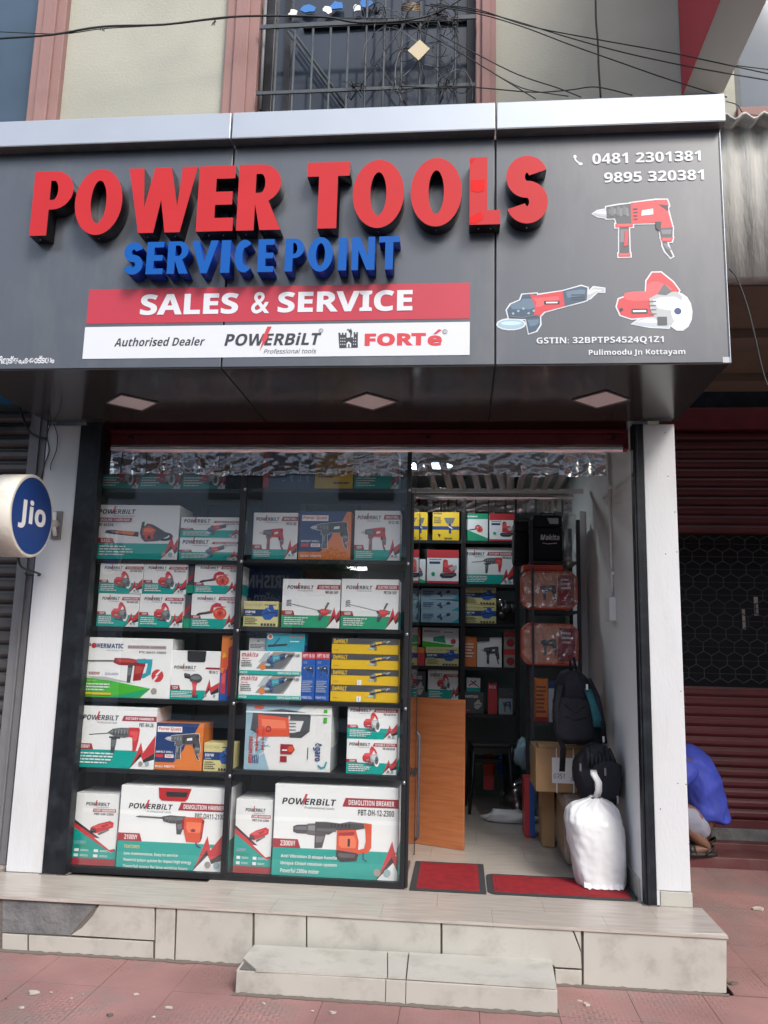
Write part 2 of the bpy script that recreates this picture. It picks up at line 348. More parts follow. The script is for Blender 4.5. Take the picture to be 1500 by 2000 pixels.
def el(cx, cy, rx, ry, n=14, a0=0, a1=360): return [(cx+rx*math.cos(R(a0+(a1-a0)*i/n)), cy+ry*math.sin(R(a0+(a1-a0)*i/n))) for i in range(n if a1-a0 == 360 else n+1)]
def a_drill(s, out=None, b='r', k='d', e=.018):
    L_ = [('d', [(.86, .3), (.92, .3), (.93, .2), (.99, .02), (.96, .0), (.9, .1), (.87, .2)]),
          (k, [(.33, .60), (.45, .60), (.45, .08), (.32, .08)]), (b, [(.31, .09), (.46, .09), (.46, .03), (.31, .03)]),
          ('s', [(0, .79), (.06, .83), (.20, .87), (.20, .71), (.06, .75)]), (k, [(.17, .90), (.32, .93), (.48, .95), (.50, .60), (.30, .60), (.28, .70), (.17, .70)]),
          (b, [(.28, .60), (.50, .60), (.50, .54), (.28, .54)]),
          (b, [(.48, .96), (.80, 1), (.94, 1), (.96, .90), (.94, .85), (1, .50), (.86, .48), (.82, .60), (.48, .60)]), (k, [(.83, .5), (1, .52), (.99, .33), (.85, .33)]), (b, [(.84, .34), (1, .34), (.98, .27), (.86, .27)])]
    parts(s, L_, out, e)
    s.poly('k', [(.78, .62), (.86, .62), (.84, .44), (.79, .5)]); s.poly('w', [(.62, .82), (.76, .85), (.76, .75), (.61, .73)]); s.poly('k', [(.83, .92), (.95, .9), (.95, .8)]); s.poly(b, [(.40, .48), (.44, .48), (.43, .22), (.38, .2)])
    for i in range(4): s.rect('k', .51, .66+i*.06, .56, .68+i*.06)
    for i in range(3): s.rect('D', .22+i*.08, .74, .26+i*.08, .9)
def a_grinder(s, out=None, b='r', k='S', e=.015):
    L_ = [('s', [(.78, .66), (.86, .72), (.93, .86), (1, .85), (1, .92), (.9, .95), (.84, .82), (.76, .76)]),
          ('l', el(.10, .20, .13, .10)), (k, [(.24, .34), (.27, .0), (.34, .05), (.38, .18), (.38, .36)]),
          (k, [(.06, .5), (.10, .62), (.19, .70), (.21, .82), (.35, .84), (.38, .40), (.30, .30), (.08, .32)]),
          (b, [(.28, .83), (.34, .80), (.60, .88), (.62, .56), (.42, .45), (.38, .36), (.32, .36), (.33, .6)]),
          (k, [(.60, .88), (.78, .98), (.84, .94), (.83, .68), (.80, .66), (.62, .56)])]
    parts(s, L_, out, e); s.rect('k', .42, .60, .57, .68, .0); s.rect('w', .44, .625, .55, .655)
    for i in range(3): s.rect('k', .68, .68+i*.05, .81, .70+i*.05)
    for i in range(5): s.ell('a', .12+.05*i, .42+.05*(i % 3), .012)
    s.line('D', [(.09, .36), (.2, .33), (.36, .38)], .012)
def a_cutter(s, out=None, b='r', k='s', e=.02, disc='w'):
    L_ = [('L' if out else 'd', [(.2, .13), (.40, .27), (.75, .20), (.70, .06), (.45, .08)]), (b, [(.0, .42), (.03, .55), (.16, .60), (.40, .60), (.42, .85), (.50, .99), (.62, .99), (.78, .82), (.86, .68), (.8, .55), (.6, .5), (.55, .25), (.2, .22), (.05, .28)]),
          (disc, el(.85, .32, .16, .30)), (k, [(.45, .55), (.6, .65), (.82, .66), (.9, .58), (.86, .3), (.74, .1), (.55, .18), (.46, .35)])]
    parts(s, L_, out, e)
    s.ell('w' if out else 'D', .84, .33, .10, .20); s.ell('n', .83, .33, .05); s.poly('sign_grey' if out else 'w', [(.56, .62), (.66, .80), (.76, .66), (.68, .60)])
    s.rect('k', .2, .30, .42, .38); s.rect('w', .22, .325, .40, .355)
    for i in range(4): s.rect('D', .44, .28+i*.07, .54, .30+i*.07)
    s.ell('k', .06, .37, .025); s.rect('d', .55, .10, .68, .24)
def a_blower(s, **k): 
    parts(s, [('k', [(0, .24), (.01, .34), (.45, .52), (.55, .5), (.5, .38)]), ('r', [(.42, .45), (.48, .82), (.62, .98), (.78, .92), (.8, .8), (.98, .74), (.82, .7), (.72, .76), (.55, .7), (.55, .4)]), ('O', el(.76, .38, .22, .34))]); s.ell('r', .76, .38, .10); s.ell('R', .76, .38, .04)
    for i in range(4): s.rect('R', .66+.06*i, .6, .68+.06*i, .68)
def a_chainsaw(s, **k):
    parts(s, [('k', [(0, .44), (.02, .56), (.12, .58), (.5, .5), (.5, .28), (.1, .4)]), ('o', [(.13, .5), (.2, .56), (.45, .5), (.42, .34), (.2, .42)]), ('k', el(.88, .3, .13, .2)), ('w', el(.88, .32, .08, .11)),
              ('d', [(.52, .45), (.54, .95), (.58, 1), (.58, .75), (.62, .9), (.7, .85), (.78, .72), (.9, .5), (.95, .35), (.8, .1), (.6, .05), (.55, .2)]), ('O', [(.56, .5), (.56, .68), (.65, .8), (.76, .6), (.7, .3), (.56, .35)]), ('r', el(.66, .25, .07, .13))]); s.ell('k', .66, .25, .03)
def a_mixer(s, **k):
    s.line('D', [(.08, .72), (.8, .42)], .012)
    for i in range(4): s.line('D', [(.0, .62+.07*i), (.06, .66+.07*i), (.11, .62+.08*i)], .02)
    parts(s, [('r', [(.74, .45), (.8, .52), (.96, .5), (1, .36), (.9, .22), (.78, .2)]), ('d', [(.9, .5), (.98, .78), (.93, .8), (.86, .5)]), ('d', [(.74, .48), (.7, .46), (.76, .3), (.72, .05), (.78, .0), (.84, .2)]), ('D', [(.97, .48), (1.04, .46), (1, .3), (.96, .34)])])
def a_demo(s, e=.0, **k):
    parts(s, [('d', [(0, .84), (.06, .88), (.40, .86), (.40, .80), (.06, .82)]), ('d', [(.38, .88), (.5, .94), (.62, .92), (.72, .92), (.72, .7), (.6, .66), (.5, .66), (.4, .72)]), ('d', [(.58, .7), (.60, .3), (.66, .3), (.68, .45), (.73, .5), (.72, .8)]), ('O', [(.70, .90), (.94, .90), (.97, .85), (.95, .1), (.92, .04), (.74, .05), (.70, .4)]), ('R', [(.95, .84), (.985, .80), (.96, .18), (.935, .1)])])
    s.ell('k', .83, .45, .035, .05); s.rect('r', .79, .44, .87, .46); s.line('n', [(.88, .04), (.9, -.08), (.95, -.12)], .02); s.poly('R', [(.66, .8), (.7, .8), (.7, .5), (.67, .5)])
    for i in range(4): s.rect('D', .42+i*.05, .70, .44+i*.05, .88)
def a_breaker(s, **k):
    parts(s, [('d', [(0, .68), (0, .82), (.05, .86), (.2, .88), (.2, .64), (.05, .64)]), ('D', [(.18, .9), (.30, .92), (.30, .6), (.18, .62)]), ('d', [(.28, .96), (.42, .97), (.6, .94), (.72, 1), (.9, .97), (.91, .84), (.78, .78), (.55, .76), (.46, .64), (.28, .64)]), ('d', [(.28, .66), (.42, .66), (.38, .30), (.28, .28)]),
              ('O', [(.56, .76), (.8, .80), (.84, .5), (.83, .06), (.6, .04), (.56, .2)]), ('k', [(.56, .26), (.84, .2), (.82, .0), (.62, -.04), (.56, .06)]), ('O', [(.90, .98), (1, .96), (1, .35), (.96, .22), (.82, .18), (.82, .28), (.91, .33), (.93, .5), (.92, .8)])])
    s.rect('k', .70, .36, .73, .56); s.rect('D', .3, .72, .55, .80); s.line('n', [(.9, .22), (.9, .06), (.95, 0)], .015); s.poly('m', [(.58, .7), (.78, .74), (.78, .66), (.58, .63)])
    for i in range(6): s.rect('k', .48+i*.045, .84, .50+i*.045, .93)
def a_rotary(s, **k):
    s.line('d', [(0, .66), (.4, .74)], .014)
    parts(s, [('D', [(.36, .76), (.46, .9), (.62, .95), (.80, .95), (.80, .62), (.7, .58), (.5, .62)]), ('r', [(.78, .97), (.98, .97), (1, .88), (.98, .45), (.94, .1), (.88, .08), (.86, .6), (.78, .62)]), ('d', [(.44, .62), (.56, .62), (.52, .0), (.45, .0)]), ('k', [(.4, .62), (.62, .6), (.62, .54), (.4, .56)])])
    for i in range(5): s.rect('k', .48+i*.06, .68, .50+i*.06, .86)
def a_washer(s, **k):
    parts(s, [('r', [(.1, .3), (.12, .5), (.4, .75), (.85, .98), (1, .85), (.98, .55), (.6, .25), (.3, .1)]), ('k', el(.22, .28, .12, .14)), ('R', [(.5, .62), (.75, .78), (.82, .7), (.6, .52)]), ('D', [(.4, .1), (.8, .45), (.85, .35), (.45, .0)])])
def a_impact(s, **k): parts(s, [('k', [(0, .95), (.05, 1), (.35, .95), (.35, .75), (.05, .8)]), ('d', el(.65, .78, .34, .2)), ('r', [(.45, .66), (.75, .62), (.7, .45), (.72, .1), (.5, .1), (.52, .4)]), ('k', [(.45, .12), (.8, .12), (.8, .0), (.45, .0)])])
def a_sander(s, c='r', **k): parts(s, [(c, [(.2, .35), (.22, .9), (.3, 1), (.48, .95), (.5, .6), (.8, .68), (.9, .5), (.85, .3)]), ('k', [(.05, .18), (.1, .3), (.95, .32), (.98, .2), (.7, .08), (.2, .08)])]); s.poly('s', [(.52, .55), (.95, .72), (1, .55), (.7, .4)])
def a_machine(s, b='n', **k): parts(s, [(b, [(.15, .35), (.2, .65), (.45, .8), (.55, .95), (.72, .9), (.78, .7), (1, .6), (.9, .4), (.6, .1), (.3, .12)])]); s.line('k', [(.2, .4), (.5, .5), (.9, .5)], .06); s.line('w', [(.5, .85), (.45, .7), (.6, .6)], .02)
def bolt(s, x=.74, top=.48, wd=.26, base='w', c='r', dk='R'):
    s.poly(base, [(x, 0), (x+wd*.55, .28), (1, .30), (1, 0)])
    s.poly('k', [(x, 0), (x+wd*.48, .38), (x+wd*.62, .22), (1, top-.04), (1, .16), (x+wd*.66, .10), (x+wd*.52, .20)])
    s.poly(c, [(x+.02, .04), (x+wd*.48, .43), (x+wd*.60, .26), (1, top), (1, .26), (x+wd*.60, .14), (x+wd*.48, .26)])
def logo(s, x0, y0, x1, y1, sub=True, dark='k'):
    d = x1-x0; h = y1-y0
    s.text(dark, 'POWERBiLT', x0, y0, x1, y1, .026, .18)
    s.poly('r', [(x0+d*a, y0+h*b) for a, b in ((.475, 1.6), (.435, .72), (.45, .78), (.375, -.35), (.395, .40), (.38, .35), (.43, 1.6))])
    if sub: s.text(dark, 'Professional tools', x0+d*.42, y0-h*.55, x0+d*.97, y0-h*.2, .0, .15)
def pb(s, name='', model='', watt='', art=None, ar=(.28, .36, .82, .76), lw=.44, band=.36, col='t', bullets=None, bx=.74, lx=.06, ly=(.80, .90), feat=False, by=.48, icons=True, ban=None):
    s.rect(col, 0, 0, 1, band); bolt(s, bx, by); logo(s, lx, ly[0], lx+lw, ly[1])
    bn = ban or (lx+lw+.05, ly[0]-.0, 1, ly[0]+.095)
    s.poly('m', [(bn[0], bn[1]), (1, bn[1]), (1, bn[3]), (bn[0]+.025, bn[3])])
    if name: s.text('w', name, bn[0]+.05, bn[1]+.02, .965, bn[3]-.02, .01)
    if model: s.text('k', model, .985-.022*len(model), bn[1]-.09, .965, bn[1]-.025, .01)
    if watt: s.poly('m', [(0, band), (0, band+.095), (.20, band+.095), (.225, band)]); s.text('w', watt, .06, band+.02, .18, band+.078, .02)
    if art: s.sub(*ar, art)
    if bullets:
        y_ = band-.06-(.06 if feat else 0)
        if feat: s.text('Y', 'FEATURES', .07, y_+.035, .21, y_+.075, .01)
        for t in bullets: s.text('w', t, .07, y_-.055, .07+min(.0155*len(t), .62), y_-.008, .005); y_ -= .075
    else: s.lines('w', .05, band*.2, .5, band*.88, 4, len(name)*7+len(model))
    if icons: s.ell('p', bx+.06 if bx < .7 else .84, .09, .028); s.ell('a', .92, .09, .028)
def wash(s, **k):
    s.poly('k', [(0, .64), (1, .22), (1, .18), (0, .56)]); s.poly('r', [(0, .60), (1, .20), (1, .155), (0, .48)]); s.poly('t', [(0, .53), (.9, .18), (1, .22), (1, .08), (0, .08)]); s.rect('m', 0, 0, 1, .09)
    s.poly('w', [(.5, .38), (.98, .36), (.98, .24), (.86, .22)])
    logo(s, .26, .83, .80, .88); s.poly('m', [(.42, .745), (.95, .745), (.95, .79), (.44, .79)]); s.text('w', 'CAR WASHER', .46, .752, .93, .783, .01); s.text('k', 'PBT-CW-2200', .46, .70, .90, .732, .01)
    s.sub(.34, .42, .92, .63, a_washer); s.text('l', '2200W', .07, .29, .33, .335, .02); s.rect('g', .07, .25, .38, .27)
    for a, b in ((.08, .19), (.52, .19), (.08, .12), (.52, .12)): s.rect('w', a, b-.005, a+.1, b+.035); s.lines('w', a+.14, b, a+.34, b+.03, 2, 3)
def pquest(s, fade=False, **k):
    s.poly('n', [(0, 0.16), (.42, .16), (.62, .45), (.66, .62), (.78, .70), (.92, 1), (0, 1)]); s.poly('n', [(0, 1), (.88, 1), (.60, .45), (0, .45)])
    s.rect('w', .05, .80, .56, .92); s.text('O', 'Power Quest', .07, .82, .54, .905, .03, .1); s.sub(.22, .22, .96, .78, a_drill, b='d', k='D', out='w', e=.012)
    s.text('w', 'IMPACT DRILL', .05, .36, .40, .40, .02); s.rect('r', .05, .26, .20, .33); s.rect('w', .24, .26, .42, .33); s.text('r', '650W', .26, .275, .4, .315, .02); s.text('w', 'Model: PSB0713', .05, .05, .45, .10, .01)
def duty(s, **k):
    s.rect('n', 0, .40, 1, .68); s.text('p', 'DutyCharge', .05, .78, .52, .92, .0); s.rect('k', .6, .84, .95, .87); s.text('w', 'DSB100', .05, .52, .34, .62, .03); s.rect('l', .05, .44, .25, .47)
    s.sub(.45, .2, 1.0, .9, a_machine, b='b'); s.lines('k', .05, .08, .42, .36, 4, 5)
    for i in range(5): s.rect('k', .52+i*.09, .04, .58+i*.09, .13)
def dewalt(s, stick=False, **k):
    s.rect('d', 0, .62, 1, 1); s.text('y', 'DeWALT', .03, .66, .24, .93, .04)
    s.sub(.56, .22, .88, .92, a_grinder, b='y', k='D'); s.line('k', [(.60, .5), (.7, .62), (.8, .7)], .02); s.text('k', 'DW801', .04, .2, .11, .26, 0)
    if stick: s.rect('w', .39, .02, .455, .34); s.line('b', [(.42, .08), (.42, .28)], .008)
def makita(s, **k):
    s.poly('p', [(.27, .25), (.36, .55), (.47, .8), (.55, .98), (.9, .98), (.8, .5), (.72, .24)]); s.poly('D', [(.38, .24), (.48, .5), (.58, .8), (.72, .95), (.86, .85), (.74, .4), (.66, .24)]); s.ell('o', .38, .33, .05, .14); s.poly('L', [(.3, .5), (.4, .9), (.5, .98), (.44, .6)])
    s.text('r', 'makita', .03, .75, .30, .95, .02, .25); s.lines('r', .04, .64, .2, .71, 1, 2)
    s.lines('k', .03, .32, .22, .62, 4, 9); s.sub(.42, .30, .80, .92, a_grinder, b='c', k='n'); s.text('k', 'M9513B', .78, .80, .97, .91, .01); s.rect('t', 0, 0, 1, .17); s.text('w', 'M9513B', .02, .04, .14, .13, .02); s.text('w', 'SIMPLE SOLID POWER', .63, .04, .98, .135, .02)
def hpt(s, **k): 
    s.rect('r', 0, .86, 1, 1); s.text('w', 'HPT 10-10', .08, .89, .92, .965, .01); s.text('L', '13RE', .1, .76, .4, .81, 0); s.sub(.12, .48, .92, .72, a_drill, b='n', k='n', out='l', e=.02); s.lines('L', .1, .17, .9, .42, 7, 4); s.text('w', 'POWER TOOL', .1, .04, .85, .09, 0)
def tooltop(s, **k):
    s.ell('w', .10, .78, .07); s.ell('O', .10, .78, .05); s.poly('k', [(.05, .22), (.55, .32), (.55, .42), (.05, .34)]); s.line('n', [(.2, .35), (.35, .72)], .03); s.text('O', 'Tec Top', .62, .68, .95, .88, .02, .1); s.rect('w', .62, .52, .86, .57)
    for i in range(12): s.rect('w', .02+i*.035, .93, .03+i*.035, .97)
def powermatic(s, **k):
    s.poly('G', [(0, 0), (0, .32), (.22, .30), (.78, .16), (.66, 0)]); s.poly('g', [(.3, 0), (.78, .16), (.62, 0)]); s.poly('s', [(0, .34), (.25, .34), (.6, .24), (.2, .29)]); s.text('n', 'POWERMATIC', .02, .82, .43, .90, .04); s.ell('r', .085, .86, .03, .045); s.text('k', 'High quality tools', .24, .77, .43, .795, .0)
    s.rect('s', .48, .82, .93, .88); s.text('m', 'DEMOLITION HAMMER', .49, .832, .92, .868, .01); s.text('k', 'PTC-DH11-1900S', .62, .745, .93, .785, .01)
    s.line('D', [(.02, .60), (.36, .61)], .018); parts(s, [('R', [(.33, .58), (.34, .66), (.5, .66), (.6, .64), (.7, .66), (.7, .52), (.5, .54), (.4, .54)]), ('c', [(.6, .65), (.78, .65), (.78, .58), (.77, .4), (.7, .34), (.58, .30), (.58, .36), (.71, .42), (.73, .58), (.6, .58)]), ('R', [(.58, .6), (.7, .56), (.66, .3), (.57, .28)]), ('d', [(.5, .56), (.56, .56), (.54, .25), (.5, .25)])])
    s.text('m', '1900W', .05, .37, .18, .42, .01); s.text('q', 'SDS-MAX', .24, .37, .40, .41, .0); s.ell('r', .85, .38, .07); s.line('w', [(.79, .26), (.85, .38), (.83, .38), (.92, .52)], .02); s.ell('p', .82, .12, .035); s.text('Y', 'FEATURES', .04, .26, .14, .285, 0); s.lines('w', .03, .10, .33, .24, 3, 4); s.rect('y', .02, .04, .33, .075)
def agaro(s, **k):
    s.poly('l', [(0, 0), (.0, 1), (.7, 1), (.3, .62), (.22, .3), (.3, 0)])
    for i in range(14): r_ = random.Random(i); s.line('w' if i % 2 else 'c', [(.02+.2*r_.random(), .05+.5*r_.random()), (.1+.3*r_.random(), .3+.4*r_.random())], .006)
    parts(s, [('d', [(.06, .6), (.08, .86), (.16, .88), (.42, .93), (.74, .88), (.76, .82), (.60, .80), (.5, .84), (.5, .52), (.2, .50)]), ('d', [(.52, .84), (.76, .84), (.75, .6), (.66, .50), (.52, .50), (.52, .56), (.64, .6), (.68, .76), (.52, .76)]), ('O', [(.14, .84), (.5, .80), (.52, .52), (.16, .50)])]); s.ell('R', .27, .62, .035); s.ell('O', .27, .62, .02); s.ell('O', .15, .95, .06, .03)
    for i in range(5): s.rect('D', .51, .56+i*.05, .59, .575+i*.05)
    for i, (t, x, y0, y1, c) in enumerate((('bar pump', .19, .30, .66, 'r'), ('adipump', .12, .28, .62, 'r'), ('HIGH PRESSURE', .05, .10, .50, 'r'))):
        vs, fs, a_ = txt(t, .03, .0); s.nx(); s.mb.mesh([(s.P(x+(1-b)*0+b*.045, y0+(y1-y0)*a)[0], s.y, s.P(0, y0+(y1-y0)*a)[1]) for a, b in vs], [f[::-1] for f in fs], im(c))
    s.poly('R', [(.42, .40), (.42, .25), (.55, .25), (.59, .32), (.56, .40)]); s.rect('w', .44, .30, .5, .32); s.rect('R', .42, .13, .50, .22); s.ell('O', .54, .33, .035)
    for i in range(4): s.rect('n', .10+i*.02, .10, .11+i*.02, .22, .0)
    vs, fs, a_ = txt('Agaro', .03, 0); s.nx(); s.mb.mesh([(s.P(.80+b*.10, 0)[0], s.y, s.P(0, .16+.28*(1-a))[1]) for a, b in vs], fs, im('n'))
    s.line('c', [(.86, .10), (.90, .06), (.94, .08), (.96, .16)], .02); s.line('D', [(.74, .36), (.74, .18)], .01); s.rect('G', .91, .86, .95, .94); s.rect('G', .91, .74, .95, .82)
    s.rect('w', 0, .86, 1, .885)
def generic(c2='r', c3='k', art=a_sander, top=True, **kk):
    def fn(s, **k):
        if top: s.rect(c2, 0, .76, 1, 1); s.rect(c2, 0, 0, 1, .07)
        s.rect('n', .08, .58, .42, .65); s.lines('r', .08, .68, .5, .74, 1, 3); s.sub(.38, .12, .95, .72, art); s.ell('g', .2, .28, .06)
    return fn
def plainblue(s, **k):
    s.poly('c', [(.8, 0), (1, .4), (1, 0)]); s.sub(.4, .2, .85, .85, a_grinder, b='l', k='n'); s.lines('n', .06, .3, .36, .8, 3, 4)
def darkbox(t, c='w'):
    def fn(s, **k): s.text(c, t, .08, .72, .08+min(.75, .09*len(t)), .84, .02); s.sub(.45, .15, .92, .68, a_machine, b='s'); s.rect('r', .08, .1, .35, .18)
    return fn
def yellowbox(s, **k):
    s.rect('n', 0, .38, 1, .50); s.lines('n', .04, .9, .5, .99, 1, 2); s.poly('D', [(.42, .8), (.84, .8), (.76, .6), (.52, .6)]); s.line('n', [(.64, .6), (.66, .25)], .09); s.line('w', [(.6, .5), (.74, .42)], .03); s.lines('d', .05, .6, .4, .85, 4, 6); s.lines('k', .45, .04, .85, .13, 1, 6); s.poly('k', [(.2, .25), (.32, .2), (.25, .13)])
# ================================================================== THE SETTING
GZ = -.262
def sheet(name, x0, x1, y0, y1, z, m, kind='structure'):
    return tag(MB().mesh([(x0, y0, z), (x1, y0, z), (x1, y1, z), (x0, y1, z)], [(0, 1, 2, 3)], m).build(name), kind=kind)
sheet('ground', -300, 300, -300, 300, GZ-.16, 'asphalt')
# footpath slab with its chequered red tiles
B('footpath', -9, 9, -2.9, -.40, GZ-.15, GZ-.006, 'red_mortar')['kind'] = 'structure'
fp = bpy.data.objects['footpath']
sheet('road', -60, 60, -10.4, -3.1, GZ-.15, 'asphalt')
kerb = thing('kerb', 'grey concrete kerb along the edge of the footpath', 'kerb', (0, -2.98, GZ-.15))
for i in range(12): MB().box(-6+i*1.0, -5.01+i*1.0, -3.08, -2.905, GZ-.16, GZ-.005, 'concrete').build('kerb_stone', kerb)
TS = .345; th = R(0)
def ptile(i, j, x0, y0, ym=9, y1c=99):
    dz = rnd.uniform(-.0015, .0015); x1 = x0+TS-.0025; y1 = min(y0+TS-.0025, y1c)
    if y1-y0 < .02: return
    MB().mesh([(x0, y0, GZ+dz), (x1, y0, GZ+dz), (x1, y1, GZ+dz*.3), (x0, y1, GZ+dz*.3), (x0, y0, GZ-.013), (x1, y0, GZ-.013), (x1, y1, GZ-.013), (x0, y1, GZ-.013)],
              [(0, 1, 2, 3), (0, 4, 5, 1), (1, 5, 6, 2), (2, 6, 7, 3), (3, 7, 4, 0)], 'paving_red').build('tile', fp)
for i in range(-8, 11):
    for j in range(6): ptile(i, j, i*TS+.13, -.42-(j+1)*TS)
B('side_passage', 1.66, 5.0, -.40, 2.0, GZ-.15, GZ-.006, 'red_mortar')['kind'] = 'structure'
fp = bpy.data.objects['side_passage']
for i in range(4, 13):
    for j in range(7): 
        x0 = i*TS+.13
        if x0 > 1.62: ptile(i, j, x0, -.42+j*TS+.025, y1c=2.0)
        elif x0+TS > 1.66 and j < 7:
            y0 = -.42+j*TS+.025; MB().box(1.662, x0+TS-.0025, y0, y0+TS-.0025, GZ-.013, GZ, 'paving_red').build('tile', fp)
# litter on the ground
for k, (px, py, sz) in enumerate(((65, 1938, .05), (43, 1968, .03), (265, 1942, .025), (140, 1950, .015), (1146, 1962, .04), (1480, 1776, .07), (1132, 1955, .02), (12, 1950, .012), (162, 1942, .01), (330, 1968, .035), (100, 1938, .012), (215, 1982, .03), (515, 1960, .02), (610, 1975, .02), (650, 1978, .035), (1428, 1920, .05), (300, 1986, .02))):
    p = on(2, GZ+.004, px, py); m_ = MB(); n = 7; r_ = random.Random(k)
    pts = [(p.x+sz*math.cos(6.283*i/n)*r_.uniform(.25, .7), p.y+sz*.7*math.sin(6.283*i/n)*r_.uniform(.25, .7), GZ+.005+r_.uniform(0, sz*.15)) for i in range(n)]
    m_.mesh(pts+[(q[0], q[1], GZ+.002) for q in pts], [tuple(range(n))]+[(i, i+n, (i+1) % n+n, (i+1) % n) for i in range(n)], 'litter' if k % 4 != 3 or k == 3 else 'grime')
    lb = ('pale crumpled scrap of litter, largest on the paving below the left riser', 'flat pale scrap of litter nearest the bottom left corner', 'small pale scrap of litter below the broken riser tile', 'brown speck of litter between the two left scraps', 'pale splinter of litter just right of the low step', 'pale torn paper scrap on the side passage paving at the right edge', 'tiny pale crumb beside the splinter at the right end of the step')
    o = m_.build('litter_scrap'); tag(o, lb[k] if k < 7 else ('tiny crumb of litter at the bottom left edge of the footpath', 'tiny scrap beside the flat pale scrap at the bottom left', 'elongated scrap on the bottom edge of the photo left of the low step', 'tiny crumb below the largest left scrap of litter', 'small scrap on the bottom edge between the left scraps and the low step', 'tiny crumb just in front of the left end of the low step', 'tiny crumb in front of the middle of the low step, left one', 'small scrap in front of the middle of the low step, right one', 'pale scrap on the paving at the far right of the platform end', 'tiny crumb at the bottom edge left of the low step')[k-7], 'litter', 'scraps of litter on the paving')
# ------------------------------------------------ platform with tiled riser
PL = thing('platform', 'beige tiled shop platform with wood look top slab and cracked riser tiles', 'platform', (-.25, -.42, GZ))
PX0, PX1, PY = -2.185, 1.633, -.4214
MB().box(PX0, PX1-.012, PY+.012, -.001, GZ, -.016, 'mortar').build('core', PL)
nx = 7; xs = [PX0-.006+(PX1+.012-PX0)*i/nx for i in range(nx+1)]
for i in range(nx):
    for (ya, yb, dx) in ((PY-.008, PY+.20, 0), (PY+.2012, -.0005, .27)):
        a = xs[i]+(dx if i else 0); b_ = xs[i+1]+(dx if i < nx-1 else 0); MB().box(a+.0006, b_-.0006, ya, yb, -.014, 0, 'floor_tile').build('top_tile', PL)
def rt(pts, name='riser_tile', m='tile_beige', y=PY, th=.011):
    q = [(on(1, y, *p).x, on(1, y, *p).z) for p in pts]
    return MB().prism(q, y+rnd.uniform(-.0015, .0015), y+th, m, 'tile_beige').build(name, PL, bevel=.0015, seg=1)
rt([(4, 1752), (194, 1761), (135, 1827), (4, 1821)], 'cement_patch', 'cement', PY+.005, .006)
rt([(4, 1824), (52, 1827), (52, 1859), (4, 1855)]); rt([(56, 1827), (298, 1840), (298, 1876), (56, 1860)])
rt([(138, 1827), (160, 1812), (180, 1790), (198, 1761), (250, 1763), (284, 1764), (301, 1773), (301, 1837)]); rt([(305, 1771), (342, 1772), (339, 1879), (302, 1877)])
rt([(346, 1773), (493, 1780), (491, 1887), (342, 1879)]); rt([(497, 1781), (597, 1785), (597, 1853), (497, 1849)]); rt([(600, 1788), (618, 1790), (860, 1799), (860, 1868), (600, 1854)])
rt([(864, 1801), (1116, 1813), (1134, 1860), (1136, 1892), (1084, 1889), (1070, 1875), (864, 1868)]); rt([(1119, 1813), (1134, 1814), (1135, 1856)]); rt([(1084, 1893), (1136, 1896), (1136, 1928), (1086, 1924)])
rt([(1140, 1816), (1419, 1824), (1419, 1940), (1140, 1927)])
# low step
ST = thing('low_step', 'low beige tiled step with chipped left corner standing against the platform', 'step', (.1, -.757, GZ))
SX0 = on(1, -.757, 460, 1920).x; SX1 = .811; SY = -.757; SZ = -.150
MB().box(SX0+.012, SX1-.012, SY+.012, PY-.013, GZ, SZ-.010, 'mortar').build('core', ST)
j1, j2 = on(2, SZ, 757, 1895).x, on(2, SZ, 795, 1897).x
MB().mesh([], [], 'tile_beige')
def topt(pts, nm='tread_tile'):
    q = [on(2, SZ, *p) for p in pts]; m_ = MB(); n = len(q); q2 = [(a.x, a.y, SZ) for a in q]
    m_.face(q2 if True else q2[::-1], 'tile_beige'); m_.face([(a, b, SZ-.011) for a, b, c in q2[::-1]], 'tile_beige')
    for i in range(n): a, b = q2[i], q2[(i+1) % n]; m_.face([a, (a[0], a[1], SZ-.011), (b[0], b[1], SZ-.011), b], 'tile_beige')
    bm_o = m_.build(nm, ST); return bm_o
topt([(475, 1871), (500, 1893), (756, 1906), (756, 1858), (497, 1845)]); topt([(758, 1906), (792, 1908), (797, 1860), (758, 1858)]); topt([(795, 1908), (1087, 1927), (1077, 1873), (800, 1860)])
MB().box(SX0+.002, j1-.002, SY, SY+.011, GZ+.002, SZ-.013, 'tile_beige').build('front_tile', ST, bevel=.0015); MB().box(j1+.001, j2-.001, SY-.001, SY+.011, GZ+.002, SZ-.013, 'tile_beige').build('front_tile', ST, bevel=.0015)
MB().box(j2+.002, SX1, SY, SY+.011, GZ+.002, SZ-.013, 'tile_beige').build('front_tile', ST, bevel=.0015); MB().box(SX0, SX0+.011, SY+.0125, PY-.014, GZ+.002, SZ-.013, 'tile_beige').build('end_tile', ST); MB().box(SX1-.011, SX1, SY+.0125, PY-.014, GZ+.002, SZ-.013, 'tile_beige').build('end_tile', ST)
# grime seam where riser meets paving
m_ = MB()
for (xa_, xb_, yb_) in ((PX0, SX0, PY), (SX1, PX1, PY), (SX0-.01, SX1+.01, SY)):
    n = int((xb_-xa_)/.012); vs = []
    for i in range(n+1):
        x = xa_+(xb_-xa_)*i/n; wd = .014+.022*max(0, noise.noise((x*9, yb_, 1)))+.010*noise.noise((x*40, yb_, 2)); vs += [(x, yb_-.0005, GZ+.010+.006*noise.noise((x*30, 0, 3))), (x, yb_-max(wd, .004), GZ+.0022)]
    m_.mesh(vs, [(2*i, 2*i+1, 2*i+3, 2*i+2) for i in range(n)], 'grime', True)
tag(m_.build('ground_dirt'), kind='stuff')
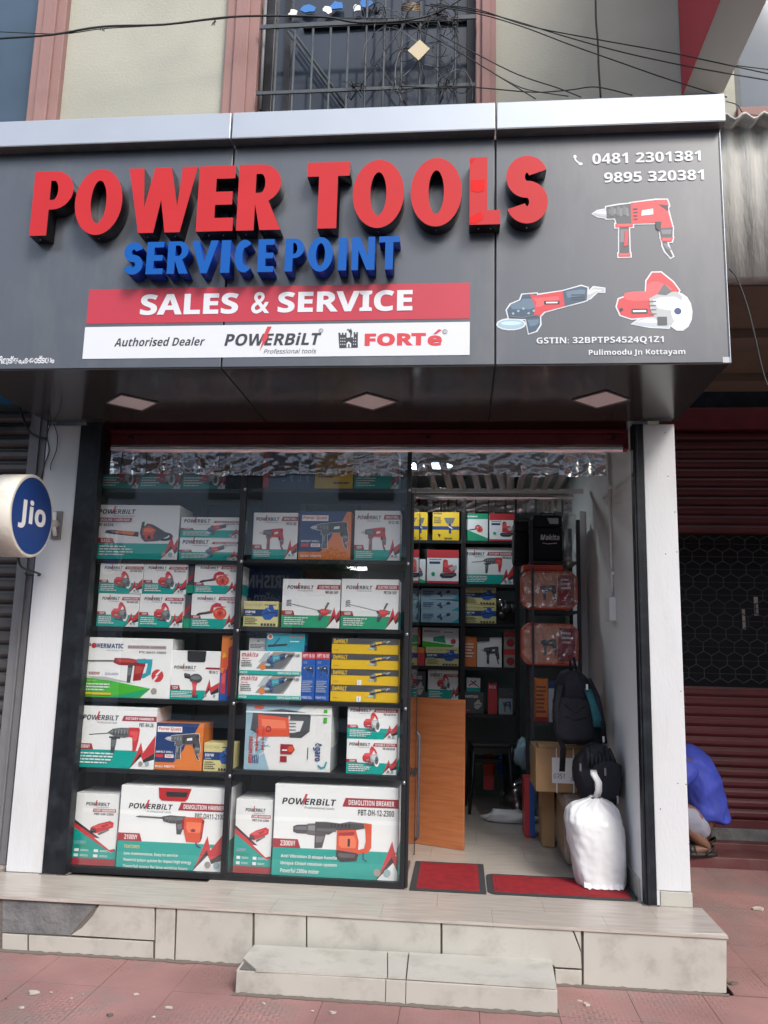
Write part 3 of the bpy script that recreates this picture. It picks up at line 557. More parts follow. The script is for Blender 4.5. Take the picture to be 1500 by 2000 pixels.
# neighbour platform on the left
nb = thing('neighbour_platform', 'beige topped neighbour platform with yellow painted edge at the left of the photo', 'platform', (-3, -.3, GZ))
MB().box(-4.4, -2.195, -.40, .45, GZ, -.012, mat('yellow_edge', (.50, .38, .14), .7, dirt=.4)).build('base', nb); MB().box(-4.4, -2.193, -.41, .46, -.011, .012, 'floor_tile').build('top_slab', nb)

# ------------------------------------------------ shop room
def structure(name, *a): o = B(name, *a); o['kind'] = 'structure'; return o
sf = structure('shop_floor', -1.88, 1.35, .0005, 3.2, -.05, -.012, 'mortar')
for i in range(7):
    for j in range(8):
        x0 = -1.0+i*.6+(.3 if j % 2 else 0); x1 = min(x0+.598, 1.35); y0 = .001+j*.4
        if x1-x0 > .02: MB().box(x0, x1, y0, min(y0+.398, 3.2), -.0119, 0, 'floor_tile').build('floor_tile', sf)
structure('shop_ceiling', -1.95, 1.45, .17, 3.3, 2.86, 2.95, 'ceiling_white')
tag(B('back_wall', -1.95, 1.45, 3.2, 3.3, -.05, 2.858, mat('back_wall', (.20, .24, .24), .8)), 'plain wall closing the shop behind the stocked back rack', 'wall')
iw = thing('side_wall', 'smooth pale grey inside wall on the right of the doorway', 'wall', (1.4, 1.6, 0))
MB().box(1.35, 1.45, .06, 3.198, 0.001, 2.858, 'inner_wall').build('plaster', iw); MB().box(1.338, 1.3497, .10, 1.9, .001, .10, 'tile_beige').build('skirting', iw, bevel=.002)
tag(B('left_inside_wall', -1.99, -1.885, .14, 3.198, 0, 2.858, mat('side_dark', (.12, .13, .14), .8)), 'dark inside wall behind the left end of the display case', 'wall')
# pillars
pr = thing('pillar', 'white painted pillar to the right of the shop door with tile skirting', 'pillar', (1.5, .1, 0))
MB().box(1.4115, 1.5875, 0, .62, .075, 2.60, 'white_wall').build('shaft', pr, bevel=.004); MB().box(1.430, 1.592, -.006, .1, .001, .073, 'tile_beige').build('skirting', pr, bevel=.002); MB().box(1.4116, 1.4295, 0, .1, .001, .0745, 'white_wall').build('base_strip', pr)
for px_, py_ in ((1305, 930), (1318, 1000), (1300, 1082), (1322, 1078), (1324, 1530), (1340, 1532), (1290, 1580), (1330, 1350), (1268, 1290), (1299, 845)):
    p = on(1, -.001, px_, py_); MB().ball((p.x, -.0008, p.z), .0035, .0012, .0035, 'grime', 7, 5).build('nail_hole', pr)
plf = thing('pillar', 'white painted pillar behind the round blue sign on the left', 'pillar', (-2.06, .1, 0))
MB().box(-2.166, -1.951, 0, .4, .001, 2.60, 'white_wall').build('shaft', plf, bevel=.004)
# shutter side guides (black jambs)
for s_, (a, b, lb) in enumerate(((-1.9485, -1.809, 'wide black painted steel jamb at the left of the shop opening'), (1.3494, 1.411, 'narrow black painted steel jamb at the right of the doorway'))):
    j_ = thing('door_jamb', lb, 'jamb', ((a+b)/2, .05, 0), 'black shutter jambs')
    MB().box(a, b, -.012, .055, .004, 2.598, 'black_paint').build('post', j_, bevel=.003)
    x_ = b-.05 if s_ == 0 else a; MB().box(x_ if s_ == 0 else a+.012, b if s_ == 0 else a+.026, -.020, -.0125, .004, 2.596, 'black_paint').build('channel_lip', j_, bevel=.002)
    MB().box(a-.012 if s_ == 1 else a-.01, b+.012, -.02, .04, .0005, .0038, 'mortar').build('foot', j_)
# rolled shutter bottom beam
bm_ = thing('shutter_beam', 'dark red steel beam of the raised roller shutter above the shop window', 'shutter', (-.2, .1, 2.49))
for k, (z0, z1, y0) in enumerate(((2.575, 2.598, .10), (2.495, 2.572, .11), (2.475, 2.4925, .095))): MB().box(-1.808, 1.348, y0, y0+.05, z0, z1, 'beam_red').build('rail', bm_, bevel=.003)
for px in (250, 830, 1190):
    p = on(1, .105, px, 852); MB().box(p.x-.035, p.x+.035, .098, .11, p.z-.012, p.z+.012, 'beam_red').build('lock_plate', bm_, bevel=.002)
    MB().ball((p.x+.02, .092, p.z-.01), .012, .012, .014, 'black_paint').build('lock', bm_)
structure('lintel', -1.95, 1.45, .162, .168, 2.478, 2.86, 'beam_red')

# ------------------------------------------------ shop sign box
Sg = thing('shop_sign', 'large grey box sign with raised red letters POWER TOOLS and blue letters SERVICE POINT', 'shop sign', (-.3, -.5, 2.62))
ZS, ZT, YS = 2.6218, 3.806, -.953
X0s, X1s = -2.165, 1.5992; J = [-.794, .531]
for i, (a, b) in enumerate(((X0s, J[0]-.004), (J[0]+.004, J[1]-.004), (J[1]+.004, X1s))):
    MB().box(a, b, YS, YS+.02, ZS+.002, ZT-.002, 'sign_grey').build('face_panel', Sg, bevel=.003)
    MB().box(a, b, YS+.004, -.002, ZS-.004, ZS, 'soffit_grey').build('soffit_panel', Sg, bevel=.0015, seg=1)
    a2 = a-.01 if i == 0 else a; b2 = 1.6162 if i == 2 else b
    MB().box(a2, b2, -1.0181, YS+.03, ZT, 3.9487, 'silver_panel').build('silver_fascia', Sg, bevel=.004)
    MB().box(a2+.002, b2-.002, -1.0175, YS-.001, ZT-.003, ZT-.0004, 'panel_edge').build('fascia_underside', Sg)
MB().box(X0s+.01, X1s-.01, YS+.022, -.004, ZS+.002, ZT, 'joint_black').build('inner_frame', Sg)
MB().box(X1s+.0002, X1s+.004, YS, -.002, ZS, ZT, 'sign_grey').build('end_panel', Sg); MB().box(X0s-.004, X0s-.0002, YS, -.002, ZS, ZT, 'sign_grey').build('end_panel', Sg)
MB().box(X1s+.004, X1s+.007, YS-.004, YS+.02, ZS, ZT, 'silver_panel').build('corner_trim', Sg)
for cx, cy, r_ in ((-1.462, -.412, .142), (-.123, -.408, .142), (1.108, -.425, .142)):
    d_ = MB().mesh([(cx-r_, cy, ZS-.0075), (cx, cy-r_, ZS-.0075), (cx+r_, cy, ZS-.0075), (cx, cy+r_, ZS-.0075), (cx-r_, cy, ZS-.0045), (cx, cy-r_, ZS-.0045), (cx+r_, cy, ZS-.0045), (cx, cy+r_, ZS-.0045)], [(3, 2, 1, 0), (0, 1, 5, 4), (1, 2, 6, 5), (2, 3, 7, 6), (3, 0, 4, 7)], 'lamp_off')
    d_.build('downlight', Sg)
    for k in range(4):
        a0 = math.pi/2*k; p0 = Vector((cx+r_*1.05*math.cos(a0), cy+r_*1.05*math.sin(a0), ZS-.008)); p1 = Vector((cx+r_*1.05*math.cos(a0+math.pi/2), cy+r_*1.05*math.sin(a0+math.pi/2), ZS-.008)); MB().tube([p0, p1], .005, 'panel_edge', 4).build('downlight_rim', Sg)
# -- raised letters
def arc(cx, cy, rx, ry, a0, a1, n=14): return [(cx+rx*math.cos(R(a0+(a1-a0)*i/n)), cy+ry*math.sin(R(a0+(a1-a0)*i/n))) for i in range(n+1)]
def strokes(c, t):
    L_, R_ = [], []
    for i, p in enumerate(c):
        a = c[max(i-1, 0)]; b = c[min(i+1, len(c)-1)]; dx, dy = b[0]-a[0], b[1]-a[1]; l = math.hypot(dx, dy) or 1
        L_.append((p[0]-dy/l*t/2, p[1]+dx/l*t/2)); R_.append((p[0]+dy/l*t/2, p[1]-dx/l*t/2))
    return L_+R_[::-1]
def glyph(ch, w_, h, t):
    if ch == 'P' or ch == 'R':
        b = h*.40 if ch == 'P' else h*.42; ry = (h-b)/2; cx = w_-ry if w_ > ry+t*.6 else t*.6+.001; rx = w_-cx
        o = [(0, 0), (t, 0)]
        if ch == 'P': o += [(t, b)]
        else: o += [(t, b-.02*h), (w_-t*1.1, 0), (w_*1.03, 0), (w_*.72, b+.02*h)]
        o += arc(cx, b+ry, rx, ry, -90 if ch == 'P' else -60, 90)+[(0, h)]
        i_ = ry-t*.58; return [o, [(t, b+t*.58)]+arc(cx, b+ry, max(rx-t*.9, .004), i_, -90, 90, 10)+[(t, h-t*.58)]]
    if ch == 'O': return [arc(w_/2, h/2, w_/2, h/2+.004, 0, 360, 40)[:-1], arc(w_/2, h/2, w_/2-t, h/2-t*.72, 0, 360, 32)[:-1]]
    if ch == 'E': s = t*.78; m0 = h*.5-s*.5; return [[(0, 0), (w_, 0), (w_, s), (t, s), (t, m0), (w_*.95, m0), (w_*.95, m0+s), (t, m0+s), (t, h-s), (w_, h-s), (w_, h), (0, h)]]
    if ch == 'L': return [[(0, 0), (w_, 0), (w_, t*.85), (t, t*.85), (t, h), (0, h)]]
    if ch == 'T': return [[(w_/2-t/2, 0), (w_/2+t/2, 0), (w_/2+t/2, h-t*.8), (w_, h-t*.8), (w_, h), (0, h), (0, h-t*.8), (w_/2-t/2, h-t*.8)]]
    if ch == 'I': return [[(0, 0), (w_, 0), (w_, h), (0, h)]]
    if ch == 'N': return [[(0, 0), (t*.85, 0), (t*.85, h*.6), (w_-t, 0), (w_, 0), (w_, h), (w_-t*.85, h), (w_-t*.85, h*.4), (t, h), (0, h)]]
    if ch == 'V': return [[(w_/2-t*.42, 0), (w_/2+t*.42, 0), (w_, h), (w_-t, h), (w_/2, h*.34), (t, h), (0, h)]]
    if ch == 'W': q = t*.92; return [[(w_*.20, 0), (w_*.20+q, 0), (w_*.5, h*.50), (w_*.80-q, 0), (w_*.80, 0), (w_, h), (w_-q, h), (w_*.76-q*.1, h*.40), (w_*.5+q*.55, h), (w_*.5-q*.55, h), (w_*.26, h*.40), (q, h), (0, h)]]
    if ch == 'S':
        ry = (h-t)/4; rx = w_/2-t/2; return [strokes(arc(w_/2, h-t/2-ry, rx, ry, 18, 270, 26)[:-1]+arc(w_/2, t/2+ry, rx, ry, 90, -162, 26), t)]
    if ch == 'C': return [strokes(arc(w_/2+w_*.05, h/2, w_/2-t/2, h/2-t/2, 52, 308, 30), t)]
def letter(ch, x0, x1, z0, z1, t, face, side, depth, zsh=0):
    cu = bpy.data.curves.new('letter', 'CURVE'); cu.dimensions = '2D'; cu.fill_mode = 'BOTH'; cu.extrude = depth/2
    for lp in glyph(ch, x1-x0, z1-z0, t):
        sp = cu.splines.new('POLY'); sp.points.add(len(lp)-1); sp.use_cyclic_u = True
        for p, q in zip(sp.points, lp): p.co = (q[0], q[1], 0, 1)
    tmp = bpy.data.objects.new('tmp', cu); COL.objects.link(tmp); me = bpy.data.meshes.new_from_object(tmp.evaluated_get(bpy.context.evaluated_depsgraph_get())); bpy.data.objects.remove(tmp)
    me.name = 'letter'; me.materials.clear(); me.materials.append(M(face)); me.materials.append(M(side))
    org = WO[Sg.name]
    for v in me.vertices: x, y, z = v.co; v.co = (x0+x-org.x, YS-.003-depth/2-z-org.y, z0+y-org.z)
    me.update()
    for p in me.polygons: p.material_index = 0 if (abs(p.normal.y) > .9) else 1
    o = bpy.data.objects.new('letter', me); COL.objects.link(o); o.parent = Sg; WO[o.name] = org; return o
LZ0, LZ1, LD = 3.292, 3.643, .082
def xx(px, py, y=-1.035): return on(1, y, px, py).x
for ch, a, b, t in (('P', 65, 143, .090), ('O', 148, 240, .083), ('W', 249, 383, .084), ('E', 387, 458, .090), ('R', 465, 548, .088), ('T', 599, 682, .094), ('O', 689, 789, .086), ('O', 802, 902, .086), ('L', 917, 977, .086), ('S', 989, 1070, .088)):
    x0, x1 = xx(a, 385), xx(b, 385); o = letter(ch, x0, x1, LZ0, LZ1, t, 'letter_red', 'letter_black', LD)
    if ch == 'L':
        o['label'] = 'red letter with its protective film partly peeled off'
        for pts in ([(920, 352), (948, 350), (946, 372), (932, 376), (920, 372)], [(918, 312), (928, 308), (922, 320)], [(918, 425), (940, 412), (944, 427), (930, 436), (918, 436)]): q = MB(); q.face([(on(1, -1.0395, *p).x, -1.0392, on(1, -1.0395, *p).z) for p in pts][::-1], 'letter_red_bare'); q.build('bare_patch', Sg)
    for k in range(2):
        p = MB().ball((x0+(x1-x0)*(.3+.4*k) if ch in 'EWL' else (x0+.04 if k == 0 and ch not in 'OS' else (x0+x1)/2+.01*k), -1.0, LZ0-.002), .004, .004, .003, 'screw', 8, 5)
        if k == 0 or ch in 'EWL': p.build('screw', Sg)
for ch, a, b in (('S', 243, 280), ('E', 287, 320), ('R', 328, 368), ('V', 374, 426), ('I', 432, 450), ('C', 457, 494), ('E', 504, 535), ('P', 557, 594), ('O', 602, 650), ('I', 661, 677), ('N', 687, 732), ('T', 740, 780)):
    x0, x1 = xx(a, 500, -1.035), xx(b, 500, -1.035); letter(ch, x0, x1, 3.073, 3.243, .038, 'letter_blue', 'letter_blue_side', LD)
# -- print on the sign face
class SArt(Art):
    def __init__(s): s.mb = MB(); s.w = 1; s.h = 1; s.y = YS-.0015; s.st = .0001; s.fr = (0, 0, 1, 1); s.rot = 0
def sat(px, py): p = on(1, YS-.002, px, py); return p.x, p.z
def sarea(px0, py0, px1, py1):      # bottom-left px, top-right px
    a = sat(px0, py0); b = sat(px1, py1); return a[0], a[1], b[0], b[1]
A_ = SArt(); x0, x1 = -1.497, .411
A_.rect('sign_red', x0, 2.855, x1, 3.038); A_.mb.build('red_banner', Sg)
A_ = SArt(); A_.y -= .001; A_.rect('sign_white', x0-.004, 2.672, x1, 2.838); A_.mb.build('white_banner', Sg)
def st(c, t, px0, py0, px1, py1, b=.02, sh=0): A_.text(c, t, *sarea(px0, py0, px1, py1), bold=b, shear=sh)
def lt(nm, c, t, px0, py0, px1, py1, b=.02, sh=0):
    q_ = SArt(); q_.y -= .0021; q_.text(c, t, *sarea(px0, py0, px1, py1), bold=b, shear=sh); q_.mb.build(nm, Sg)
lt('banner_lettering', 'sign_white', 'SALES', 273, 616, 467, 572, .035); lt('banner_lettering', 'sign_white', '&', 490, 613, 528, 570, .03); lt('banner_lettering', 'sign_white', 'SERVICE', 542, 611, 806, 566, .035)
A_ = SArt(); A_.y -= .0022
lt('dealer_lettering', 'ink', 'Authorised Dealer', 223, 677, 401, 658, .012, .25)
a, b, c, d = sarea(438, 676, 628, 649)
A_.text('ink', 'POWERBiLT', a, b, c, d, .026, .2); H = d-b; W_ = c-a
A_.mb.build('logo_lettering', Sg); A_ = SArt(); A_.y -= .0026
A_.poly('r', [(a+W_*u, b+H*v) for u, v in ((.485, 1.5), (.44, .72), (.46, .78), (.37, -.45), (.40, .40), (.38, .35), (.44, 1.5))])
A_.mb.build('logo_bolt', Sg); lt('dealer_lettering', 'ink', 'Professional tools', 515, 691, 618, 681, .0, .25); A_ = SArt(); A_.y -= .0026; A_.ell('ink', *sat(627, 646), .011, .011); A_.ell('sign_white', *sat(627, 646), .0085, .0085); st('ink', 'R', 625, 648, 629, 643.5, .0)
A_.mb.build('registered_mark', Sg); A_ = SArt(); A_.y -= .0022
# small fortress emblem
def spx(c, pts): A_.poly(c, [sat(*p) for p in pts])
spx('ink', [(663, 680), (661, 650), (665, 650), (665, 654), (668, 654), (668, 650), (671, 650), (671, 654), (674, 654), (674, 650), (677, 650), (677, 660), (684, 659), (684, 650), (682, 650), (681, 646), (677, 645), (680, 642), (682, 645), (682, 642), (684, 645), (685, 641), (687, 645), (688, 650), (686, 659), (691, 659), (691, 649), (694, 649), (694, 653), (696, 653), (696, 649), (699, 649), (699, 679)][::1])
spx('sign_white', [(677, 679), (677, 671), (681, 667), (686, 671), (686, 679)]); spx('ink', [(680, 679), (680, 672), (683, 672), (683, 679)])
for i in range(3):
    for jx in (665, 669, 673, 690, 694): spx('sign_white', [(jx, 660+i*6), (jx+1.6, 660+i*6), (jx+1.6, 662+i*6), (jx, 662+i*6)])
A_.mb.build('fortress_emblem', Sg); lt('logo_lettering', 'r', 'FORT', 712, 676, 832, 650, .05); lt('logo_lettering', 'r', 'e', 835, 675.5, 863, 655, .05); A_ = SArt(); A_.y -= .0024; spx('r', [(846, 653), (857, 643), (863, 645), (852, 653)]); A_.mb.build('accent_mark', Sg); A_ = SArt(); A_.y -= .0024; A_.ell('ink', *sat(869, 648), .012, .012); A_.ell('sign_white', *sat(869, 648), .0095, .0095); st('ink', 'R', 866.5, 651, 871.5, 645, .0)
A_.mb.build('registered_mark', Sg)
A_ = SArt()
lt('contact_lettering', 'sign_white', '0481', 1157, 321, 1226, 298, .022); lt('contact_lettering', 'sign_white', '2301381', 1242, 318, 1368, 294, .022); lt('contact_lettering', 'sign_white', '9895', 1180, 357, 1253, 335, .022); lt('contact_lettering', 'sign_white', '320381', 1266, 354.5, 1374, 331, .022)
A_.poly('sign_white', strokes([sat(*p) for p in ((1122, 306), (1124, 312), (1129, 317), (1135, 320))], .008)); A_.ell('sign_white', *sat(1123, 306), .008, .01); A_.ell('sign_white', *sat(1134, 320), .010, .008)
A_.mb.build('handset_symbol', Sg); lt('contact_lettering', 'sign_white', 'GSTIN: 32BPTPS4524Q1Z1', 1048, 674, 1296, 656.5, .018); lt('contact_lettering', 'sign_white', 'Pulimoodu Jn Kottayam', 1150, 697, 1338, 681, .012)
A_ = SArt(); A_.text('sign_white', 'ളിമൂട്ജം,കോട്ടയം', *sarea(-8, 714, 107, 694), bold=.05)
A_.mb.build('address_lettering', Sg); A_ = SArt(); A_.rect('s', *sarea(1412, 708, 1425, 697))
A_.mb.build('corner_sticker', Sg)
for fn, bx, nm in ((a_drill, (1160, 506, 1312, 390), 'drill_picture'), (a_grinder, (978, 652, 1180, 556), 'grinder_picture'), (a_cutter, (1206, 648, 1345, 530), 'cutter_picture')):
    A_ = SArt(); a, b, c, d = sarea(*bx); A_.w, A_.h = c-a, d-b; fn(A_, out='sign_white', e=.022 if fn is not a_grinder else .015)
    A_.mb.v = [(x+a, y, z+b) for x, y, z in A_.mb.v]; A_.mb.build(nm, Sg)
# ================================================================== NEIGHBOURS
def slats(parent, x0, x1, y, z0, z1, pitch, m, proud=.018, name='slat'):
    n = int(round((z1-z0)/pitch)); pitch = (z1-z0)/n; me = None
    for i in range(n):
        z = z0+i*pitch
        if me is None:
            q = MB(); pr_ = [(0, 0), (-proud*.5, pitch*.12), (-proud, pitch*.32), (-proud, pitch*.62), (-proud*.5, pitch*.82), (.002, pitch*.86), (.004, pitch*.99), (.012, pitch), (.012, 0)]
            L_ = [(x0, y+a, z+b) for a, b in pr_]; R_ = [(x1, y+a, z+b) for a, b in pr_]; k = len(pr_)
            q.mesh(L_+R_, [(j, j+1, j+1+k, j+k) for j in range(k-1)]+[(k-1, 0, k, 2*k-1), tuple(range(k))[::-1], tuple(range(k, 2*k))], m); o = q.build(name, parent); me = o.data
        else:
            o = bpy.data.objects.new(name, me); COL.objects.link(o); o.parent = parent; o.location = (0, 0, i*pitch)
# left grey shutter
L = thing('roller_shutter', 'closed grey ribbed roller shutter of the shop on the left', 'shutter', (-3, .16, .01))
slats(L, -4.2, -2.33, .16, .03, 2.74, .082, 'shutter_grey', .03)
MB().box(-2.325, -2.215, .08, .20, .013, 2.74, 'guide_grey').build('side_guide', L, bevel=.004); MB().box(-2.262, -2.250, .06, .079, .013, 2.74, 'guide_grey').build('guide_lip', L)
MB().box(-2.214, -2.168, .10, .38, .001, 2.74, 'guide_grey').build('gap_filler', L)
ns = thing('neighbour_sign', 'blue lower corner of the neighbouring sign box at the left edge', 'sign', (-2.9, -.2, 2.66))
MB().box(-4.2, -2.30, -.42, .02, 2.745, 3.6, 'blue_panel' if 'blue_panel' in MATS else mat('blue_panel', (.015, .14, .34), .4)).build('box', ns, bevel=.004)
tag(B('lintel_wall', -4.4, -2.17, .25, .6, 2.745, 4.2, 'cream_wall'), 'plain wall above the grey shutter at far left', 'wall')
# hanging cable beside the left pillar
def cable(name, pts, r, m, label, cat='cable', group=None, n=5):
    P = [Vector(p) for p in pts]; o = []
    for i in range(len(P)-1):
        p0, p1, p2, p3 = P[max(i-1, 0)], P[i], P[i+1], P[min(i+2, len(P)-1)]
        for k in range(5):
            t = k/5; o.append(.5*((2*p1)+(-p0+p2)*t+(2*p0-5*p1+4*p2-p3)*t*t+(-p0+3*p1-3*p2+p3)*t*t*t))
    o.append(P[-1]); return tag(MB().tube(o, r, m, n).build(name), label, cat, group)
cable('cable', [on(1, -.01, *p) for p in ((100, 826), (92, 850), (96, 880), (88, 905), (80, 935))], .004, 'wire', 'thin black cable hanging down the left side of the left pillar')
cable('cable', [on(1, -.012, *p) for p in ((105, 828), (112, 850), (110, 880), (100, 905), (99, 918))], .003, 'wire', 'loose thin wire dangling on the face of the left pillar above the round sign')
cable('cable', [on(1, .05, *p) for p in ((38, 792), (45, 815), (60, 845), (92, 858))], .008, 'wire', 'thick black cable curling from the blue sign corner to the shutter guide')
# round lightbox sign
jx = -1.965; pa, pb_ = on(0, jx, 18, 1007), on(0, jx, 104, 1007); jc = (pa+pb_)/2; jr = abs(pa.y-pb_.y)/2; jz = on(0, jx, 61, 1007).z
JS = thing('round_sign', 'round double sided lightbox with blue face and white lettering reading Jio', 'sign', (jx, jc.y, jz-jr))
N = 48; q = MB(); th_ = .155; ring = lambda x, r_: [(x, jc.y+r_*math.cos(2*math.pi*i/N), jz+r_*math.sin(2*math.pi*i/N)) for i in range(N)]
q.loft([ring(jx-th_, jr*.96), ring(jx-th_, jr), ring(jx-.002, jr), ring(jx, jr*.99), ring(jx, jr*.95)], 'jio_white', True); q.build('drum', JS)
q = MB(); q.face(ring(jx+.0015, jr*.925), 'jio_blue'); q.build('blue_face', JS); q = MB(); q.face(ring(jx-th_-.0015, jr*.925)[::-1], 'jio_blue'); q.build('blue_face', JS)
q = MB(); vs, fs, _ = txt('Jio', .03)
yy = lambda u: jc.y-jr*.62+1.24*jr*u
q.mesh([(jx+.003, yy(a), jz-jr*.36+jr*.72*b) for a, b in vs], fs, 'plastic_white'); q.build('lettering', JS)
br = thing('sign_bracket', 'white metal bracket holding the round sign to the left pillar', 'bracket', (-2.03, -.1, 1.95))
yb_ = pb_.y-.003
MB().box(-2.075, -2.015, -.016, -.0005, jz-.07, jz+.10, 'guide_grey').build('wall_plate', br, bevel=.003); MB().tube([(-2.045, -.014, jz+.02), (-2.045, yb_+.03, jz+.02)], .022, 'plastic_white', 10).build('arm', br); MB().tube([(-2.045, -.02, jz-.05), (-2.045, -.045, jz+.0), (-2.045, -.05, jz+.09)], .012, 'plastic_white', 8).build('hook', br)
cable('cable', [(-2.05, jc.y+.05, jz-jr*.98), (-2.06, jc.y+.12, jz-jr*1.2), (-2.1, -.05, jz-jr*1.25), (-2.2, .04, jz-jr*1.25), (-2.25, .05, jz-jr*1.2)], .007, 'wire', 'black cable looping under the round sign to the shutter guide')
# right neighbour: recessed maroon shutter, steps, canopy
YR = 2.45
def rz(y, row, col=1450): return on(1, y, col, row).z
RS = thing('roller_shutter', 'closed maroon roller shutter with a hexagon mesh window band on the right', 'shutter', (2.6, YR, -.046))
x0r, x1r = 1.95, 4.3
z_a, z_b, z_c, z_d = rz(YR, 1600), rz(YR, 1343), rz(YR, 1042), rz(YR, 842)
slats(RS, x0r, x1r, YR, z_a, z_b, .078, 'shutter_maroon', .02); slats(RS, x0r, x1r, YR, z_c, z_d, .078, 'shutter_maroon', .02)
MB().box(x0r, x1r, YR-.02, YR+.02, rz(YR, 1617), z_a-.002, 'shutter_maroon').build('bottom_bar', RS, bevel=.003)
MB().box(x0r, x1r, YR-.06, YR+.10, z_d+.002, rz(YR, 800), 'beam_red').build('drum_cover', RS, bevel=.004)
q = MB(); s_ = .072; hh = s_*1.5; ww = s_*math.sqrt(3); zc0 = z_b+.006; nrow = int((z_c-z_b)/hh)+1
for r_ in range(nrow):
    zc = z_b+r_*hh
    for c_ in range(int((x1r-x0r)/ww)+1):
        cx = x0r+c_*ww+(ww/2 if r_ % 2 else 0); a = (cx, YR, zc+s_*.5); b = (cx+ww/2, YR, zc+s_); c = (cx+ww, YR, zc+s_*.5); d = (cx, YR, zc-s_*.5)
        for e, f in ((a, b), (b, c), (d, a)):
            if max(e[2], f[2]) < z_c+.02 and min(e[2], f[2]) > z_b-.02 and max(e[0], f[0]) < x1r: q.tube([e, f], .0042, 'iron', 4, caps=False)
    if z_b < zc < z_c: q.tube([(x0r, YR+.004, zc), (x1r, YR+.004, zc)], .003, 'iron', 4)
tag(q.build('hexagon_mesh', RS), kind='stuff')
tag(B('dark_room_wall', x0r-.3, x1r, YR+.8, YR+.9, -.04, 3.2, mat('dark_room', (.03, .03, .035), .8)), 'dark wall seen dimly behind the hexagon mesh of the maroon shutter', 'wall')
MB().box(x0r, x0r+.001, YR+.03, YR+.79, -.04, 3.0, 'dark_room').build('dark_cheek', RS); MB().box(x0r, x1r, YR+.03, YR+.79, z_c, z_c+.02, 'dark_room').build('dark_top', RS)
for px, py, hx, hz in ((1452, 1205, .012, .13), (1476, 1180, .016, .12)):
    p = on(1, YR+.02, px, py); MB().box(p.x-hx, p.x+hx, YR+.012, YR+.016, p.z-hz/2*1.6, p.z+hz/2, 'p' if 'p' in MATS else 'ink_p').build('paper_strip', RS)
MB().box(x0r, x1r, YR-.02, YR+.9, rz(YR, 799), 3.9, 'black_paint').build('lintel_box', RS)
# steps under it
stp = thing('maroon_steps', 'worn maroon cement steps below the maroon shutter on the right', 'steps', (2.8, 2.2, GZ))
MB().box(1.60, 4.4, 2.005, YR-.16, GZ-.05, -.185, 'maroon_floor').build('lower_step', stp, bevel=.006); MB().box(1.60, 4.4, YR-.158, YR+.8, GZ-.05, rz(YR, 1640, 1450), 'maroon_floor').build('upper_step', stp, bevel=.006)
MB().box(1.95, 4.4, YR-.05, YR+.03, rz(YR, 1640), rz(YR, 1617), 'cement').build('sill', stp, bevel=.003)
tag(B('passage_wall', 1.5885, 1.66, .66, 3.3, GZ, 3.2, 'cream_wall'), 'side wall of the passage hidden behind the white right pillar', 'wall')
tag(B('far_wall', 4.4, 4.6, -.5, 3.3, GZ, 5, 'cream_wall'), 'side wall at the far end of the maroon shutter', 'wall')
# canopy
CN = thing('canopy', 'stained grey concrete canopy with a corrugated top edge right of the sign', 'canopy', (2.4, -.3, 3.2))
yf = -.58; zt, zb = on(1, yf, 1455, 236).z, on(1, yf, 1455, 540).z; xa = 1.63; xb = 4.2
pts = []; n = 140; wl = .098
def wav(i): x = xa+(xb-xa)*i/n; return x, yf-.012+.016*math.cos(2*math.pi*(x-xa)/wl)
vs = []; fs = []
for i in range(n+1):
    x, y = wav(i); vs += [(x, y, zt), (x, y+.02, zt-.03), (x, yf+.006*math.cos(2*math.pi*(x-xa)/wl), zt-.20), (x, yf, zb), (x, yf+.10, zb), (x, yf+.10, zt)]
for i in range(n):
    for j in range(6): fs.append((i*6+j, i*6+(j+1) % 6, (i+1)*6+(j+1) % 6, (i+1)*6+j))
q = MB(); q.mesh(vs, [f[::-1] for f in fs], 'concrete', True); q.build('stained_fascia', CN)
vs = []; fs = []
for i in range(n+1):
    x, y = wav(i); c_ = math.cos(2*math.pi*(x-xa)/wl); vs += [(x, yf-.10, zt-.045+.018*c_), (x, .3, zt+.05+.018*c_), (x, .3, zt+.062+.018*c_), (x, yf-.10, zt-.033+.018*c_)]
for i in range(n):
    for j in range(4): fs.append((i*4+j, i*4+(j+1) % 4, (i+1)*4+(j+1) % 4, (i+1)*4+j))
q = MB(); q.mesh(vs, [f[::-1] for f in fs], 'concrete', True); q.build('corrugated_sheet', CN)
zs1 = on(1, yf, 1455, 543).z
MB().box(xa, xb, yf+.102, 1.3, zs1-.0, zs1+.12, 'brown_soffit').build('soffit', CN)
for k, (yy_, row) in enumerate(((.1, 600), (.9, 690))): MB().box(xa, xb, yy_, yy_+.12, zs1-.06, zs1-.001, 'brown_soffit').build('soffit_beam', CN, bevel=.004)
MB().box(xa, xb, 1.301, 1.42, on(1, 1.3, 1450, 745).z, zs1+.3, 'brown_soffit').build('rear_beam', CN, bevel=.004)
cable('cable', [on(1, -.75, *p) for p in ((1424, 525), (1440, 545), (1460, 600), (1475, 660), (1490, 725), (1500, 755))], .004, 'wire', 'thin black cable hanging in a curve in front of the brown canopy underside')
